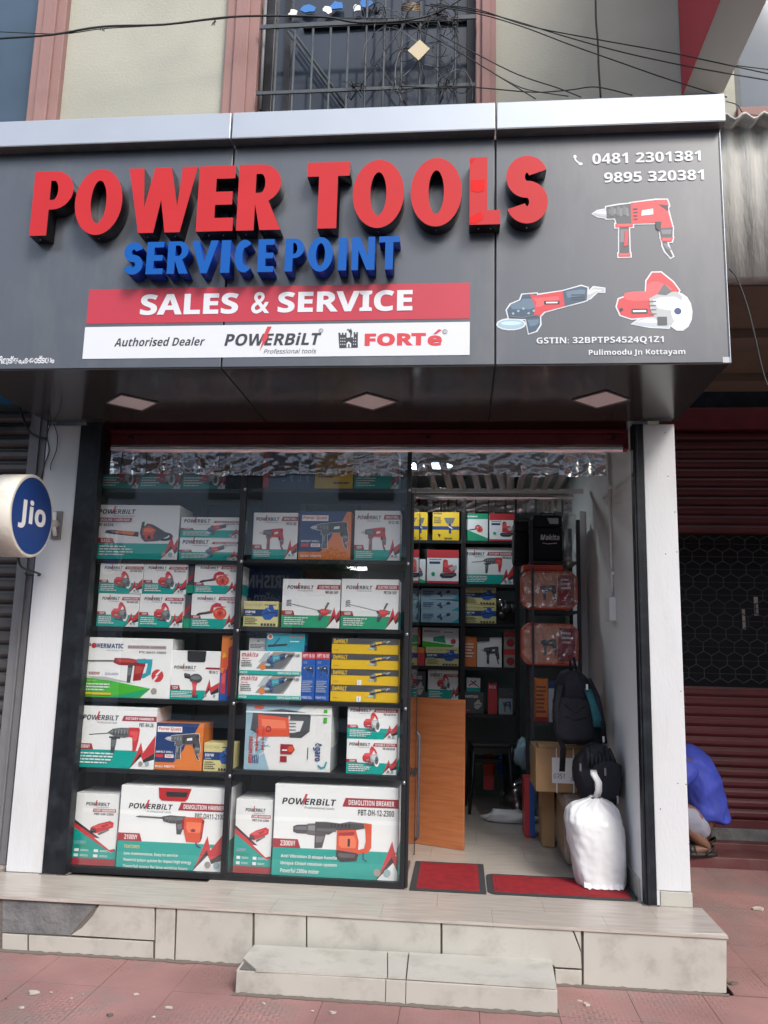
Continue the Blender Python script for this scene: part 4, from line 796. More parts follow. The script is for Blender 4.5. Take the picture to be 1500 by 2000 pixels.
# ------------------------------------------------ upper facade
UF = thing('upper_facade', 'cream upper storey wall with pink pilasters above the grey sign', 'building', (0, .1, 3.9))
Z0, Z1 = 3.7, 7.5
for a, b in ((-2.285, -1.165), (.546, 2.02)): MB().box(a, b, .0, .3, Z0, Z1, 'cream_wall').build('wall', UF)
def pil(px0, px1, row, y=-.0):
    a, b = on(1, 0, px0, row).x, on(1, 0, px1, row).x
    MB().box(a, b, -.05, .3, Z0, Z1, 'pink_wall').build('pilaster', UF, bevel=.006); MB().box(a+(b-a)*.30, b-(b-a)*.28, -.075, -.0505, Z0, Z1, 'pink_wall').build('pilaster_band', UF, bevel=.006)
pil(62, 120, 200); pil(437, 502, 205); pil(928, 968, 188)
MB().box(-3.8, -2.43, .0, .28, Z0, 3.9, 'cream_wall').build('wall', UF)
MB().box(2.02, 4.0, -.03, .3, 4.35, on(1, -.03, 1460, 208).z, 'pink_wall').build('window_sill', UF, bevel=.006); MB().box(2.02, 4.0, .0, .3, Z0, 4.348, 'cream_wall').build('wall', UF)
def window(name, label, x0, x1, gm, fm, y=.12, fw=.06, mull=()):
    W = thing(name, label, 'window', ((x0+x1)/2, y, Z0)); MB().box(x0+fw, x1-fw, y, y+.01, Z0+.1, Z1, gm).build('pane', W)
    MB().box(x0, x0+fw, y-.05, y+.03, Z0, Z1, fm).build('frame', W, bevel=.004); MB().box(x1-fw, x1, y-.05, y+.03, Z0, Z1, fm).build('frame', W, bevel=.004)
    for mx in mull: MB().box(mx-.02, mx+.02, y-.03, y+.02, Z0, Z1, fm).build('mullion', W)
    return W
window('window', 'blue framed window with pale grey glass in the top left corner', -3.8, -2.432, 'haze_glass', 'blue_frame', y=.08, fw=.10)
W2 = window('window', 'tall dark tinted window behind the cable tangled grille above the sign', -.945, .446, 'upper_glass', 'black_paint', mull=(-.80,))
window('window', 'pale blue glass window behind the red blade sign in the top right corner', 2.03, 4.0, 'haze_glass', 'iron', fw=.05)
zt2 = on(1, .11, 700, 3).z
MB().box(-.70, .39, .09, .115, on(1, .1, 700, 52).z, on(1, .1, 700, 47).z, 'black_paint').build('transom', W2)
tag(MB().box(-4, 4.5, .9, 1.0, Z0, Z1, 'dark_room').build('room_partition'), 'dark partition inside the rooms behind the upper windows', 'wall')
# blue and white scraps stuck on the glass
for k, (px, py) in enumerate(((588, 24), (650, 18), (706, 14))):
    for j, (c_, dx, dz, rx, rz_) in enumerate(((('jio_scrap'), .03, .02, .05, .035), ('plastic_white', -.03, -.02, .035, .03))):
        if c_ == 'jio_scrap': c_ = mat('scrap_blue', (.02, .15, .45), .5)
        if j == 0: T_ = thing('plastic_scrap', ('long blue and white plastic scrap hanging leftmost behind the grille top', 'crumpled blue and white plastic scrap, middle of the three above the grille', 'blue and white plastic scrap hanging rightmost of the three above the grille')[k], 'plastic scrap', on(1, .085, px, py), 'blue and white scraps on the upper window')
        p = on(1, .085, px, py); r_ = random.Random(k*3+j); n = 9
        o_ = [(p.x+dx*(1.6 if k == 0 else 1)+rx*math.cos(6.283*i/n)*r_.uniform(.6, 1.2), p.z+dz+rz_*math.sin(6.283*i/n)*r_.uniform(.6, 1.2)) for i in range(n)]
        MB().prism(o_, .075-.012*j, .085-.012*j, c_).build('blue_piece' if j == 0 else 'white_piece', T_)
# grille
G = thing('window_grille', 'dark iron grille with slanting braces tangled in cables above the sign', 'grille', (-.25, -.08, 3.9))
gy = -.09
def gp(px, py, y=gy): p = on(1, y, px, py); return (p.x, p.y, p.z)
for i, (xb_, xt_) in enumerate(((534, 545), (569, 576), (605, 611), (640, 644), (675, 678), (711, 713), (747, 747), (782, 781), (818, 815), (853, 850), (888, 884))):
    a = gp(xb_, 215); t_ = gp(xt_, 40 if i > 6 else 50); MB().tube([(a[0], gy, Z0+.12), (a[0], gy, t_[2]+(.6 if i > 4 else .0))], .0085, 'iron', 6).build('bar', G)
MB().box(-.94, .44, gy-.012, gy-.002, gp(700, 176)[2]-.011, gp(700, 176)[2]+.011, 'iron').build('rail', G); MB().box(-.94, .44, gy-.014, gy-.004, gp(700, 46)[2]-.014, gp(700, 46)[2]+.014, 'iron').build('rail', G)
for a, b in (((562, 62), (670, 210)), ((571, 60), (676, 206)), ((685, 195), (795, 40)), ((735, 120), (800, 215)), ((860, 200), (900, 90))): MB().tube([gp(*a, y=.02), gp(*b, y=.02)], .010 if a[0] < 600 else .006, 'iron', 5).build('brace', G)
MB().tube([gp(508, 215, -.02), gp(519, 0, -.02)], .012, 'guide_grey', 6).build('edge_pipe', G)
p = gp(818, 100, -.19); d_ = tag(MB().prism([(p[0]-.068, p[2]), (p[0]-.0, p[2]-.070), (p[0]+.068, p[2]+.006), (p[0]+.005, p[2]+.072)], -.20, -.19, mat('plate_cream', (.50, .42, .28), .6)).build('diamond_plate'), 'small cream diamond shaped plate fixed on the window grille', 'plate')
# cable tangle
rr = random.Random(3)
tg = thing('cable_tangle', 'messy tangle of thin cables knotted around the right half of the window grille', 'cables', gp(840, 100, -.12))
for k in range(36):
    c = (rr.gauss(835, 42), rr.gauss(95, 52)); 
    if k % 4 == 0: c = (rr.choice((740, 780, 868, 700)), rr.choice((28, 172, 168, 35)))
    a0 = rr.random()*6.28; ra = rr.uniform(10, 48) if k % 4 else rr.uniform(5, 14); sp = rr.uniform(2, 5.5); rb = ra*rr.uniform(.5, 2.2); pts = []
    for i in range(12):
        t = a0+sp*i/11; px = min(max(c[0]+ra*math.cos(t)*(1+.2*rr.random()), 690), 930); py = c[1]+rb*math.sin(t)*(1+.15*rr.random()); pts.append(gp(px, min(py, 215), -.10-.07*rr.random()))
    MB().tube(pts, rr.choice((.0018, .0022, .003)), 'wire_grey' if k % 3 == 0 else 'wire', 4).build('cable_loop', tg)
for px, py, nn in ((735, 28, 16), (690, 172, 12), (872, 170, 16), (880, 50, 14), (855, 30, 14)):
    c = gp(px, py, -.12); q = MB()
    for i in range(nn): v = Vector((rr.gauss(0, 1), rr.gauss(0, .4), rr.gauss(0, 1))).normalized()*rr.uniform(.03, .09); q.tube([c, tuple(Vector(c)+v*.6+Vector((0, -.01, .01))), tuple(Vector(c)+v)], .0025, 'wire', 4)
    q.build('cable_knot', tg)
q = MB(); c = gp(802, 18, -.12); 
for i in range(14): q.tube([(c[0]-.06+.01*rr.random(), c[1]-.01*rr.random(), c[2]-.02+.004*i), (c[0], c[1]-.02, c[2]-.022+.004*i), (c[0]+.06, c[1], c[2]-.015+.004*i)], .004, 'wire' if i % 3 else 'tape', 4)
q.build('coil', tg)
# crossing wires
WR = 'overhead wires crossing the upper facade'
for pts, r_, y0, y1, lb in (
    (((-40, 78), (0, 75), (100, 68), (200, 52), (320, 48), (450, 33), (560, 31), (640, 34), (700, 44), (790, 40), (850, 26), (905, -5)), .0068, -.35, -.12, 'thick twisted cable sagging across the facade from the left edge to the grille'),
    (((-40, 60), (0, 62), (120, 66), (200, 56), (300, 50), (420, 38), (500, 30), (600, 34), (770, 36)), .003, -.35, -.15, 'thin wire running just above the thick twisted cable on the left'),
    (((850, 10), (930, 18), (1030, 50), (1150, 74), (1300, 101), (1380, 118), (1520, 148)), .0036, -.15, -.5, 'topmost wire slanting down to the right from the grille towards the red sign'),
    (((840, 8), (930, 22), (1010, 42), (1100, 70), (1200, 98), (1301, 121), (1400, 140), (1520, 160)), .0036, -.15, -.5, 'second wire slanting right, just below the topmost one'),
    (((830, 10), (930, 26), (1020, 52), (1110, 86), (1200, 118), (1306, 155), (1420, 190)), .0036, -.15, -.5, 'third wire slanting right with the steepest end by the red sign'),
    (((780, 38), (860, 80), (930, 122), (1000, 165), (1046, 193)), .0036, -.12, -.4, 'wire from the grille knot down to the fascia, lower left of the fan'),
    (((860, 68), (930, 105), (1010, 145), (1090, 172), (1135, 190)), .0036, -.12, -.4, 'wire fanning from the grille to the silver fascia, upper right of the fan'),
    (((880, 90), (930, 122), (985, 155), (1030, 175), (1110, 188)), .003, -.12, -.4, 'wire between the two others fanning down to the silver fascia'),
    (((780, 168), (860, 172), (930, 171), (1040, 180), (1110, 176), (1165, 170), (1235, 186)), .0036, -.14, -.4, 'nearly level wire running just above the silver fascia right of the grille'),
    (((1163, -20), (1164, 40), (1168, 90), (1169, 130), (1173, 190)), .0062, -.15, -.15, 'dark wire dropping straight down the cream wall to the fascia'),
    (((1400, 122), (1440, 128), (1520, 138)), .0036, -.1, -.1, 'upper short wire crossing the blue glass at the right edge'),
    (((1405, 142), (1450, 148), (1520, 160)), .0036, -.1, -.1, 'lower short wire crossing the blue glass at the right edge'),
    (((1418, 198), (1440, 205), (1455, 222), (1500, 226)), .003, -.2, -.2, 'short loose wire curling above the corrugated canopy')):
    n = len(pts)-1; cable('overhead_wire', [on(1, y0+(y1-y0)*i/n, *p) for i, p in enumerate(pts)], r_, 'wire', lb, 'wire', WR)
for px, py in ((200, 55), (420, 38)):
    p = on(1, -.32, px, py); q = MB()
    for i in range(5): q.tube([p, p+Vector((rr.gauss(0, .015), 0, -abs(rr.gauss(.02, .012))))], .0025, 'wire', 4)
    tag(q.build('wire_tie'), 'frayed wire tie on the thick cable near the '+('left pilaster' if px < 300 else 'second pilaster'), 'wire tie')
# red blade sign
BS = thing('blade_sign', 'red projecting blade sign with grey underside in the top right corner', 'sign', (1.85, -.6, 4.7))
bz = on(1, -.02, 1330, 186).z; x0b, x1b = 1.705, 1.945
e0 = on(0, x0b, 1385, 0)
MB().box(x0b, x1b, -1.75, -.02, bz+.004, bz+2.2, 'blade_grey').build('body', BS, bevel=.004); MB().box(x0b-.006, x0b-.0008, -1.75, -.02, bz, bz+2.2, mat('blade_red', (.50, .028, .045), .5, dirt=.2, dcol=(.4, .1, .1), ds=3)).build('red_side', BS)
q = MB(); vs, fs, _ = txt('S', .05); p = on(0, x0b-.008, 1298, 4)
q.mesh([(x0b-.008, p.y+.14-.2*a, p.z-.05+.3*b) for a, b in vs], fs, 'sign_white'); q.build('lettering', BS)
# ================================================================== DISPLAY CASE
CX0, CX1, MX = -1.862, .083, -.926
DC = thing('display_case', 'black steel framed glass display case filled with boxed power tools', 'display case', (-.9, .3, 0))
YG = .062
MB().box(CX0, CX1, YG-.012, .52, .001, .022, 'black_frame').build('base', DC)
for a, b in ((CX0, CX0+.022), (MX-.016, MX+.016), (CX1-.026, CX1)): MB().box(a, b, YG-.018, YG+.018, .0225, 2.47, 'black_frame').build('upright', DC, bevel=.002)
MB().box(CX0+.0225, MX-.0165, YG-.014, YG+.014, .0225, .036, 'black_frame').build('bottom_rail', DC); MB().box(MX+.0165, CX1-.0265, YG-.014, YG+.014, .0225, .036, 'black_frame').build('bottom_rail', DC)
SH = [2.225, 1.79, 1.385, .97, .57, .024]; SHR = [2.232, 1.803, 1.402, .985, .590, .024]
for k in range(5):
    for (a, b, z) in ((CX0+.004, MX-.002, SH[k]), (MX+.002, CX1-.004, SHR[k])): MB().box(a, b, YG+.026, .50, z-.026, z-.0005, 'black_frame').build('shelf', DC, bevel=.002)
for a in (CX0+.03, CX0+.14, -1.3, MX, -.62, -.28, CX1-.06): MB().box(a-.012, a+.012, .505, .53, .023, 2.47, 'rack_grey').build('rear_post', DC)
MB().box(CX0, CX1, .535, .54, .02, 2.47, mat('case_back', (.09, .105, .105), .35, 0, .6, var=.2, vs=1.5)).build('back_panel', DC)
MB().box(CX1-.004, CX1-.001, .085, .50, .03, 2.46, 'glass').build('side_glass', DC)
for a, b in ((CX0+.022, MX-.016), (MX+.016, CX1-.026)):
    MB().box(a, b, YG, YG+.005, .036, 2.33, 'glass').build('glass_pane', DC)
for z in SH[:5]:
    for x in (CX0+.0, MX, CX1-.02): MB().ball((x+.01, YG-.02, z-.01), .009, .009, .012, 'steel', 8, 5).build('glass_clip', DC)
# ------------------------------------------------ cartons
CC = {}; GRP = 'boxed tools in the display case'
def carton(label, px0, px1, pyt, shelf, art=None, body='card_white', yf=.11, depth=.22, name='tool_carton', cat='box', group=None, z0=None, hz=None, side=None, rot=None, tape=False, kid=None, **kw):
    """front-left and front-right pixel columns, pixel row of the top edge, and the level it stands on"""
    z0 = shelf if z0 is None else z0; pm = (px0+px1)/2
    z1 = on(1, yf, pm, pyt).z if hz is None else z0+hz
    prow = pyt+20; x0, x1 = on(1, yf, px0, prow).x, on(1, yf, px1, prow).x; w_, h = x1-x0, z1-z0-.001
    q = MB(); q.box(0, w_, 0, depth, 0, h, body)
    if body in ('card_white',) or side: 
        q.face([(w_+.0004, 0.002, 0), (w_+.0004, depth, 0), (w_+.0004, depth, h*.36), (w_+.0004, .002, h*.36)], im(side or 't')); q.face([(-.0004, depth, 0), (-.0004, .002, 0), (-.0004, .002, h*.36), (-.0004, depth, h*.36)], im(side or 't'))
    if tape: q.face([(w_*.46, .001, h+.0005), (w_*.54, .001, h+.0005), (w_*.54, depth, h+.0005), (w_*.46, depth, h+.0005)], 'tape')
    o = q.build(name, origin=(0, 0, 0), bevel=.0025, seg=2, weld=False); o.location = (x0, yf, z0+.0005); WO[o.name] = Vector((0, 0, 0))
    o.rotation_euler.z = R(rnd.uniform(-.9, .9) if rot is None else rot); tag(o, label, cat, group or GRP)
    if art:
        A_ = Art(w_, h); art(A_, **kw); a = A_.mb.build('printed_front', o, local=True)
    CC[o.name] = (x0, x1, z0, z1); o['_z1'] = z1; return o
def Z(o): z = o['_z1']; return z
def pbk(*a, **k):
    return lambda s: pb(s, *a, **k)
# row F (floor level)
F = SH[5]
carton('tall white and teal car washer carton in the bottom left corner of the case', 146, 232, 1550, F+.0, wash, yf=.13, depth=.25, rot=.5)
d1 = carton('big demolition hammer carton with red carry handle, bottom shelf left half', 236, 447, 1537, F, pbk('DEMOLITION HAMMER', 'PBT-DH11-2100', '2100W', a_demo, (.15, .33, .80, .68), lw=.41, band=.33, bullets=('Low maintenance, Easy to service', 'Powerful piston system for impact high energy', 'Powerfull motor for long working hours'), feat=True, bx=.70, lx=.08, ly=(.72, .79), by=.52), yf=.10, depth=.30, rot=.2)
x0, x1, z0, z1 = CC[d1.name]; h_ = z1-z0; W_ = x1-x0
q = MB(); q.prism([(W_*.35, h_*.985), (W_*.36, h_*.86), (W_*.385, h_*.83), (W_*.60, h_*.83), (W_*.625, h_*.86), (W_*.655, h_*.985)], -.004, -.0008, 'letter_red'); q.prism([(W_*.42, h_*.94), (W_*.43, h_*.88), (W_*.61, h_*.88), (W_*.625, h_*.94)], -.0052, -.0042, 'joint_black'); q.build('carry_handle', d1, local=True)
carton('tall white and teal car washer carton beside the demolition breaker carton', 461, 533, 1561, F, wash, yf=.13, depth=.25, rot=.2)
carton('biggest carton on the bottom shelf, printed with a red demolition breaker', 537, 779, 1535, F, pbk('DEMOLITION BREAKER', 'PBT-DH-12-2300', '2300W', a_breaker, (.16, .20, .79, .62), lw=.44, band=.31, bullets=('Anti Vibration D shape handle', 'Unique Chisel rotation system', 'Powerful 2300w motor'), bx=.83, lx=.06, ly=(.78, .855), by=.40, icons=True), yf=.10, depth=.32, rot=.1)
# row E
E_ = SH[4]; ER = SHR[4]
carton('rotary hammer carton at the left end of the second shelf from the bottom', 153, 307, 1380, E_, pbk('ROTARY HAMMER', 'PBT-RH-26', '1050W', a_rotary, (.16, .24, .80, .68), lw=.46, band=.29, bx=.70, by=.55, ly=(.77, .86), ban=(.56, .77, 1, .855)), yf=.10, depth=.24)
carton('orange and navy impact drill carton beside the rotary hammer carton', 303, 397, 1412, E_, pquest, body='ink_o', yf=.105, depth=.2, side='o')
carton('small pale yellow charger carton beside the orange drill carton, lower left half', 398, 456, 1451, E_, duty, body='ink_Y', yf=.11, depth=.14, side='Y')
ag = carton('pressure washer carton lying on its side with orange machine picture', 481, 648, 1376, ER, agaro, body='plastic_white', yf=.11, depth=.28, side='s', rot=-.4)
k0 = dict(name='tool_carton')
mc = pbk('MARBLE CUTTER', 'PBT-CM120-NX', '1350W', a_cutter, (.32, .20, .66, .80), lw=.42, band=.32, bx=.72, by=.5, lx=.05)
o1 = carton('lower of two marble cutter cartons stacked beside the pressure washer carton', 677, 775, 1444, ER, mc, yf=.11, depth=.2, group='marble cutter cartons on the second shelf')
carton('upper of two marble cutter cartons stacked beside the pressure washer carton', 679, 777, 1378, 0, mc, z0=Z(o1), yf=.11, depth=.2)
# row D
D_ = SH[3]; DR = SHR[3]
carton('wide demolition hammer carton with bright green wedge, third shelf from the bottom', 169, 336, 1246, D_, powermatic, yf=.10, depth=.22, side='s')
cd_ = carton('small cordless drill carton with a notched handle hole in its top', 334, 430, 1271, D_, pbk('CORDLESS DRILL', 'PBT-IW-12', '12V', a_impact, (.28, .04, .66, .54), lw=.45, band=.19, bx=.68, by=.36, lx=.07, ly=(.62, .69), ban=(.70, .625, 1, .665)), yf=.115, depth=.16)
x0, x1, z0, z1 = CC[cd_.name]; W_, h_ = x1-x0, z1-z0
MB().prism([(W_*.33, h_*.995), (W_*.34, h_*.80), (W_*.36, h_*.77), (W_*.68, h_*.77), (W_*.70, h_*.80), (W_*.71, h_*.995)], -.0045, -.001, 'joint_black').build('handle_hole', cd_, local=True)
def blister(s): s.rect('b', 0, 0, 1, .42); s.poly('n', [(.35, .42), (1, .9), (1, 0), (.6, 0)]); s.rect('O', .0, .5, .45, .66); s.poly('y', [(.1, .64), (.4, .68), (.2, .74)]); parts(s, [('r', [(.1, .1), (.08, .36), (.3, .5), (.42, .45), (.4, .1)]), ('m', [(.55, .05), (.5, .8), (.8, .86), (.85, .1)])]); s.poly('d', [(.55, .95), (.75, .98), (.72, .94), (.6, .93)])
carton('narrow orange and blue blister pack standing beside the case mullion', 433, 461, 1241, D_, blister, body='ink_o', yf=.12, depth=.06, side='n')
m1 = carton('lower of two angle grinder cartons with a grinding sparks photo', 466, 588, 1318, DR, makita, body='card_white', yf=.105, depth=.12, group='grinder cartons with sparks photo')
m2 = carton('upper of two angle grinder cartons with a grinding sparks photo', 468, 589, 1272, 0, makita, z0=Z(m1), yf=.105, depth=.12)
carton('bright blue flat tool carton lying on the two sparks photo cartons', 520, 595, 1236, 0, tooltop, body='ink_c', z0=Z(m2), yf=.12, depth=.1, side='n', rot=-1)
def greybag(s): s.poly('k', [(.42, .76), (.5, .82), (.6, .76), (.5, .7)]); s.lines('k', .08, .2, .95, .55, 3, 3)
carton('grey printed pouch behind the bright blue flat carton', 486, 521, 1246, 0, greybag, body='ink_s', z0=Z(m2), yf=.15, depth=.03, side='s')
carton('left one of two narrow blue drill cartons with red tops', 590, 616, 1274, DR, hpt, body='ink_b', yf=.11, depth=.14, side='b'); carton('right one of two narrow blue drill cartons with red tops', 617, 644, 1274, DR, hpt, body='ink_b', yf=.11, depth=.14, side='b')
zz = DR
for k, (a, b, t, pos) in enumerate(((645, 777, 1339, 'bottom'), (646, 778, 1308, 'second from the bottom'), (647, 778, 1278, 'second from the top'), (648, 778, 1247, 'top'))):
    o = carton('long yellow and black grinder carton, '+pos+' of the stack of four', a, b, t, 0, dewalt, body='ink_y', z0=zz, yf=.108+.002*k, depth=.13, stick=k < 2, side='y', group='yellow and black grinder cartons'); zz = Z(o)
# row C
C_ = SH[2]; CR = SHR[2]
cut = pbk('MARBLE CUTTER', 'PBT-CM60-125N', '1350W', lambda s, **k: a_cutter(s, k='D', **k), (.34, .14, .74, .74), lw=.42, band=.35, bx=.70, by=.5, lx=.10, ly=(.80, .90))
blow = pbk('ELECTRIC BLOWER', 'PBT-EB-600', '650W', a_blower, (.12, .24, .78, .76), lw=.40, band=.28, bx=.70, by=.55, lx=.12, ly=(.82, .90))
for (a, b, t, a2, b2, t2, pos) in ((191, 272, 1159, 195, 280, 1100, 'left'), (273, 358, 1160, 281, 365, 1100, 'right')):
    lo = carton('lower marble cutter carton in the '+pos+' hand stack of two, middle shelf', a, b, t, C_, cut, yf=.10, depth=.2, side='t'); carton('upper marble cutter carton in the '+pos+' hand stack of two, middle shelf', a2, b2, t2, 0, cut, z0=Z(lo), yf=.10, depth=.2)
lo = carton('lower of two white cartons showing an orange air blower', 374, 465, 1160, C_, blow, yf=.11, depth=.2, col='g') if False else carton('lower of two white cartons showing an orange air blower', 374, 465, 1160, C_, blow, yf=.11, depth=.2)
carton('upper of two white cartons showing an orange air blower', 380, 470, 1101, 0, blow, z0=Z(lo), yf=.11, depth=.2)
for z_, t_ in ((C_, 1162), (0, 1104)):
    o = carton(('lower' if z_ else 'upper')+' narrow dark cutter carton standing end on between cutters and blowers', 359 if z_ else 366, 373 if z_ else 379, t_, z_ or C_+.21, lambda s: (s.poly('m', [(0, .3), (1, .6), (1, .75), (0, .5)]), s.rect('g', 0, 0, 1, .28)), body='ink_d', yf=.13, depth=.2, side='d')
carton('pale yellow charger carton at the left of the electric mixer cartons', 476, 543, 1174, CR, duty, body='ink_Y', yf=.11, depth=.15, side='Y')
mix = pbk('ELECTRIC MIXER', 'PBT-EM-160P', '1650W', a_mixer, (.08, .14, .84, .62), lw=.46, band=.25, col='g', bx=.78, by=.38, lx=.08, ly=(.79, .87), icons=False)
carton('electric mixer carton on the left, with a red mixer and green base', 552, 665, 1131, CR, mix, yf=.10, depth=.22, group='electric mixer cartons'); carton('electric mixer carton on the right, against the case upright', 667, 779, 1131, CR, mix, yf=.10, depth=.22)
# row B
B_ = SH[1]; BR = SHR[1]
def sawart(s, **k):
    pbk('', '', '52CC', a_chainsaw, (.10, .30, .93, .70), lw=.46, band=.29, bx=.80, by=.40, lx=.0, ly=(.83, .92), ban=(.985, .5, 1, .501))(s)
    s.poly('m', [(0, .68), (.41, .68), (.43, .755), (0, .755)]); s.text('w', 'GASOLINE CHAIN SAW', .01, .693, .40, .742, .01); s.text('k', 'PBT-GC574', .0, .60, .20, .65, .02)
carton('large chain saw carton with red saw picture, upper left of the case', 192, 350, 986, B_, sawart, yf=.10, depth=.26)
o = bpy.data.objects['printed_front.016'] if False else None
gr = pbk('ANGLE GRINDER', 'PBT-AGN-710', '1100W', a_grinder, (.42, .10, .82, .68), lw=.44, band=.36, bx=.80, by=.45, lx=.05, ly=(.72, .90))
lo = carton('lower of two long angle grinder cartons beside the chain saw carton', 350, 467, 1050, B_, gr, yf=.11, depth=.14); carton('upper of two long angle grinder cartons beside the chain saw carton', 353, 471, 1010, 0, gr, z0=Z(lo), yf=.11, depth=.14)
dr = pbk('IMPACT DRILL', 'PBT-ID-13RE', '650W', lambda s, **k: a_drill(s, k='D', **k), (.14, .18, .70, .66), lw=.52, band=.21, bx=.72, by=.35, lx=.06, ly=(.82, .90))
carton('impact drill carton left of the faded orange carton, upper right of the case', 495, 582, 1001, BR, dr, yf=.11, depth=.16, group='impact drill cartons'); carton('impact drill carton right of the faded orange carton, against the upright', 693, 782, 997, BR, dr, yf=.11, depth=.16)
carton('orange and navy drill carton between the two white impact drill cartons', 585, 686, 999, BR, pquest, body='ink_o', yf=.11, depth=.18, side='o')
# row A, half behind the silver fringe
A0 = SH[0]; AR = SHR[0]
small = pbk('CUT SAW', '', '', a_cutter, (.4, .1, .85, .6), lw=.6, band=.38, lx=.1, bx=.8, ly=(.78, .88))
for a, b, pos, bd in ((202, 274, 'leftmost', 'ink_d'), (276, 356, 'second from the left', 'ink_D'), (358, 442, 'third from the left', 'ink_D')): carton('top shelf carton behind the silver fringe, '+pos, a, b, 880, A0, small, body=bd, yf=.13, depth=.18, side='d')
carton('navy carton with red end stripe on the top shelf behind the silver fringe', 515, 612, 882, AR, lambda s: (s.rect('r', 0, 0, .12, 1), s.sub(.3, .2, .6, .7, a_drill, b='d', k='k', out='l'), s.sub(.62, .2, .92, .7, a_drill, b='d', k='k', out='l'), s.lines('w', .15, .3, .28, .6, 3, 2)), body='ink_n', yf=.12, depth=.2, side='n')
carton('mustard yellow carton on the top shelf behind the silver fringe', 616, 690, 885, AR, lambda s: (s.lines('d', .1, .3, .6, .6, 4, 8), s.lines('k', .5, .12, .95, .22, 1, 8)), body='ink_y', yf=.12, depth=.2, side='y')
carton('white and teal carton at the right end of the top shelf behind the fringe', 693, 779, 880, AR, pbk('TOOL', '', '650W', None, band=.36, bx=.8, by=.6), yf=.12, depth=.2)
# ------------------------------------------------ silver fringes
def fringe(name, label, x0, x1, y, zt_, zb_, nstrip, m, amp=.010, seed=1, group=None, gaps=.0, tilt=0, lean=0, fold=True):
    T_ = thing(name, label, 'fringe', ((x0+x1)/2, y, zb_), group); r_ = random.Random(seed); x = x0
    if fold:
        n = 90; vs = []; fs = []
        for i in range(n+1):
            xx_ = x0+(x1-x0)*i/n; wv = .007*noise.noise((xx_*7, 3, seed)); vs += [(xx_, y-.014+wv, zt_+.012+wv), (xx_, y-.024+wv*2, zt_-.008+wv), (xx_, y-.012-wv, zt_-.028+wv*1.4), (xx_, y+.004, zt_-.034+wv)]
        for i in range(n):
            for j in range(3): fs.append((i*4+j, (i+1)*4+j, (i+1)*4+j+1, i*4+j+1))
        MB().mesh(vs, [f[::-1] for f in fs], m, True).build('top_hem', T_)
    for k in range(nstrip):
        wd = (x1-x0)/nstrip*r_.uniform(.75, 1.3); xe = min(x+wd, x1)
        if xe-x < .01: break
        nu, nv = max(6, int((xe-x)/.006)), 26; vs = []; fs = []; yo = r_.uniform(-.006, .006); zl = zb_+r_.uniform(-.008, .008)
        for i in range(nu+1):
            for j in range(nv+1):
                u = x+(xe-x)*i/nu; v = j/nv; zz_ = zt_-.02+(zl-zt_+.02)*v
                nn = noise.noise((u*6, zz_*5, seed+k*.7))*1.3+noise.noise((u*45, zz_*5, seed))*.28+abs(noise.noise((u*9-zz_*14, zz_*13+u*4, seed+9)))*.9+abs(noise.noise((u*18+zz_*22, zz_*20-u*10, seed+5)))*.40
                vs.append((u+lean*v*(u-x0)/(x1-x0)+noise.noise((zz_*15, k, 2))*.004, y+yo+amp*nn*(.35+v)+tilt*v, zz_+noise.noise((u*20, 0, seed))*.005*v))
        for i in range(nu):
            for j in range(nv): fs.append((i*(nv+1)+j, i*(nv+1)+j+1, (i+1)*(nv+1)+j+1, (i+1)*(nv+1)+j))
        MB().mesh(vs, fs, m, True).build('strip', T_)
        x = xe+gaps*r_.uniform(.3, 1.6)*(r_.random() < .5)
    return T_
fringe('silver_fringe', 'long crumpled silver plastic fringe hanging under the red shutter beam', -1.76, 1.30, .036, 2.472, 2.302, 40, 'silver_film', amp=.013, seed=4)
fringe('silver_fringe', 'shorter dim silver fringe hanging inside above the back rack', on(1, 1.55, 802, 985).x, on(1, 1.55, 1120, 985).x, 1.55, on(1, 1.55, 900, 968).z, on(1, 1.55, 900, 1000).z, 22, 'silver_film', amp=.014, seed=9, gaps=.012)
rl = thing('curtain_rail', 'thin pale rail above the inner silver fringe', 'rail', (.6, 1.56, 2.4)); zr = on(1, 1.55, 900, 958).z
MB().box(-.05, 1.30, 1.56, 1.60, zr-.012, zr+.02, 'plastic_white').build('bar', rl, bevel=.003)
# plastic strips laid from the shutter beam to the inner rail
for k, (a, b) in enumerate(((838, 850), (868, 880), (893, 905), (925, 934), (948, 958), (973, 983), (1003, 995), (1030, 1014), (1060, 1040), (1090, 1062), (1118, 1085))):
    p0 = on(1, .25, a-4, 922); p1 = on(1, 1.3, b, 957); q = MB().strap([(p0.x, .25, p0.z+.06), ((p0.x+p1.x)/2, .77, (p0.z+p1.z)/2+.03), (p1.x, 1.3, p1.z)], (.045, 0, 0), .0015, 'strip_plastic')
    tag(q.build('plastic_strip'), 'pale plastic strip above the doorway, '+('leftmost', 'second from the left', 'third from the left', 'fourth from the left', 'fifth from the left', 'the middle one', 'fifth from the right', 'fourth from the right', 'third from the right', 'second from the right', 'rightmost')[k]+' of eleven', 'plastic strip', 'pale plastic strips above the doorway')
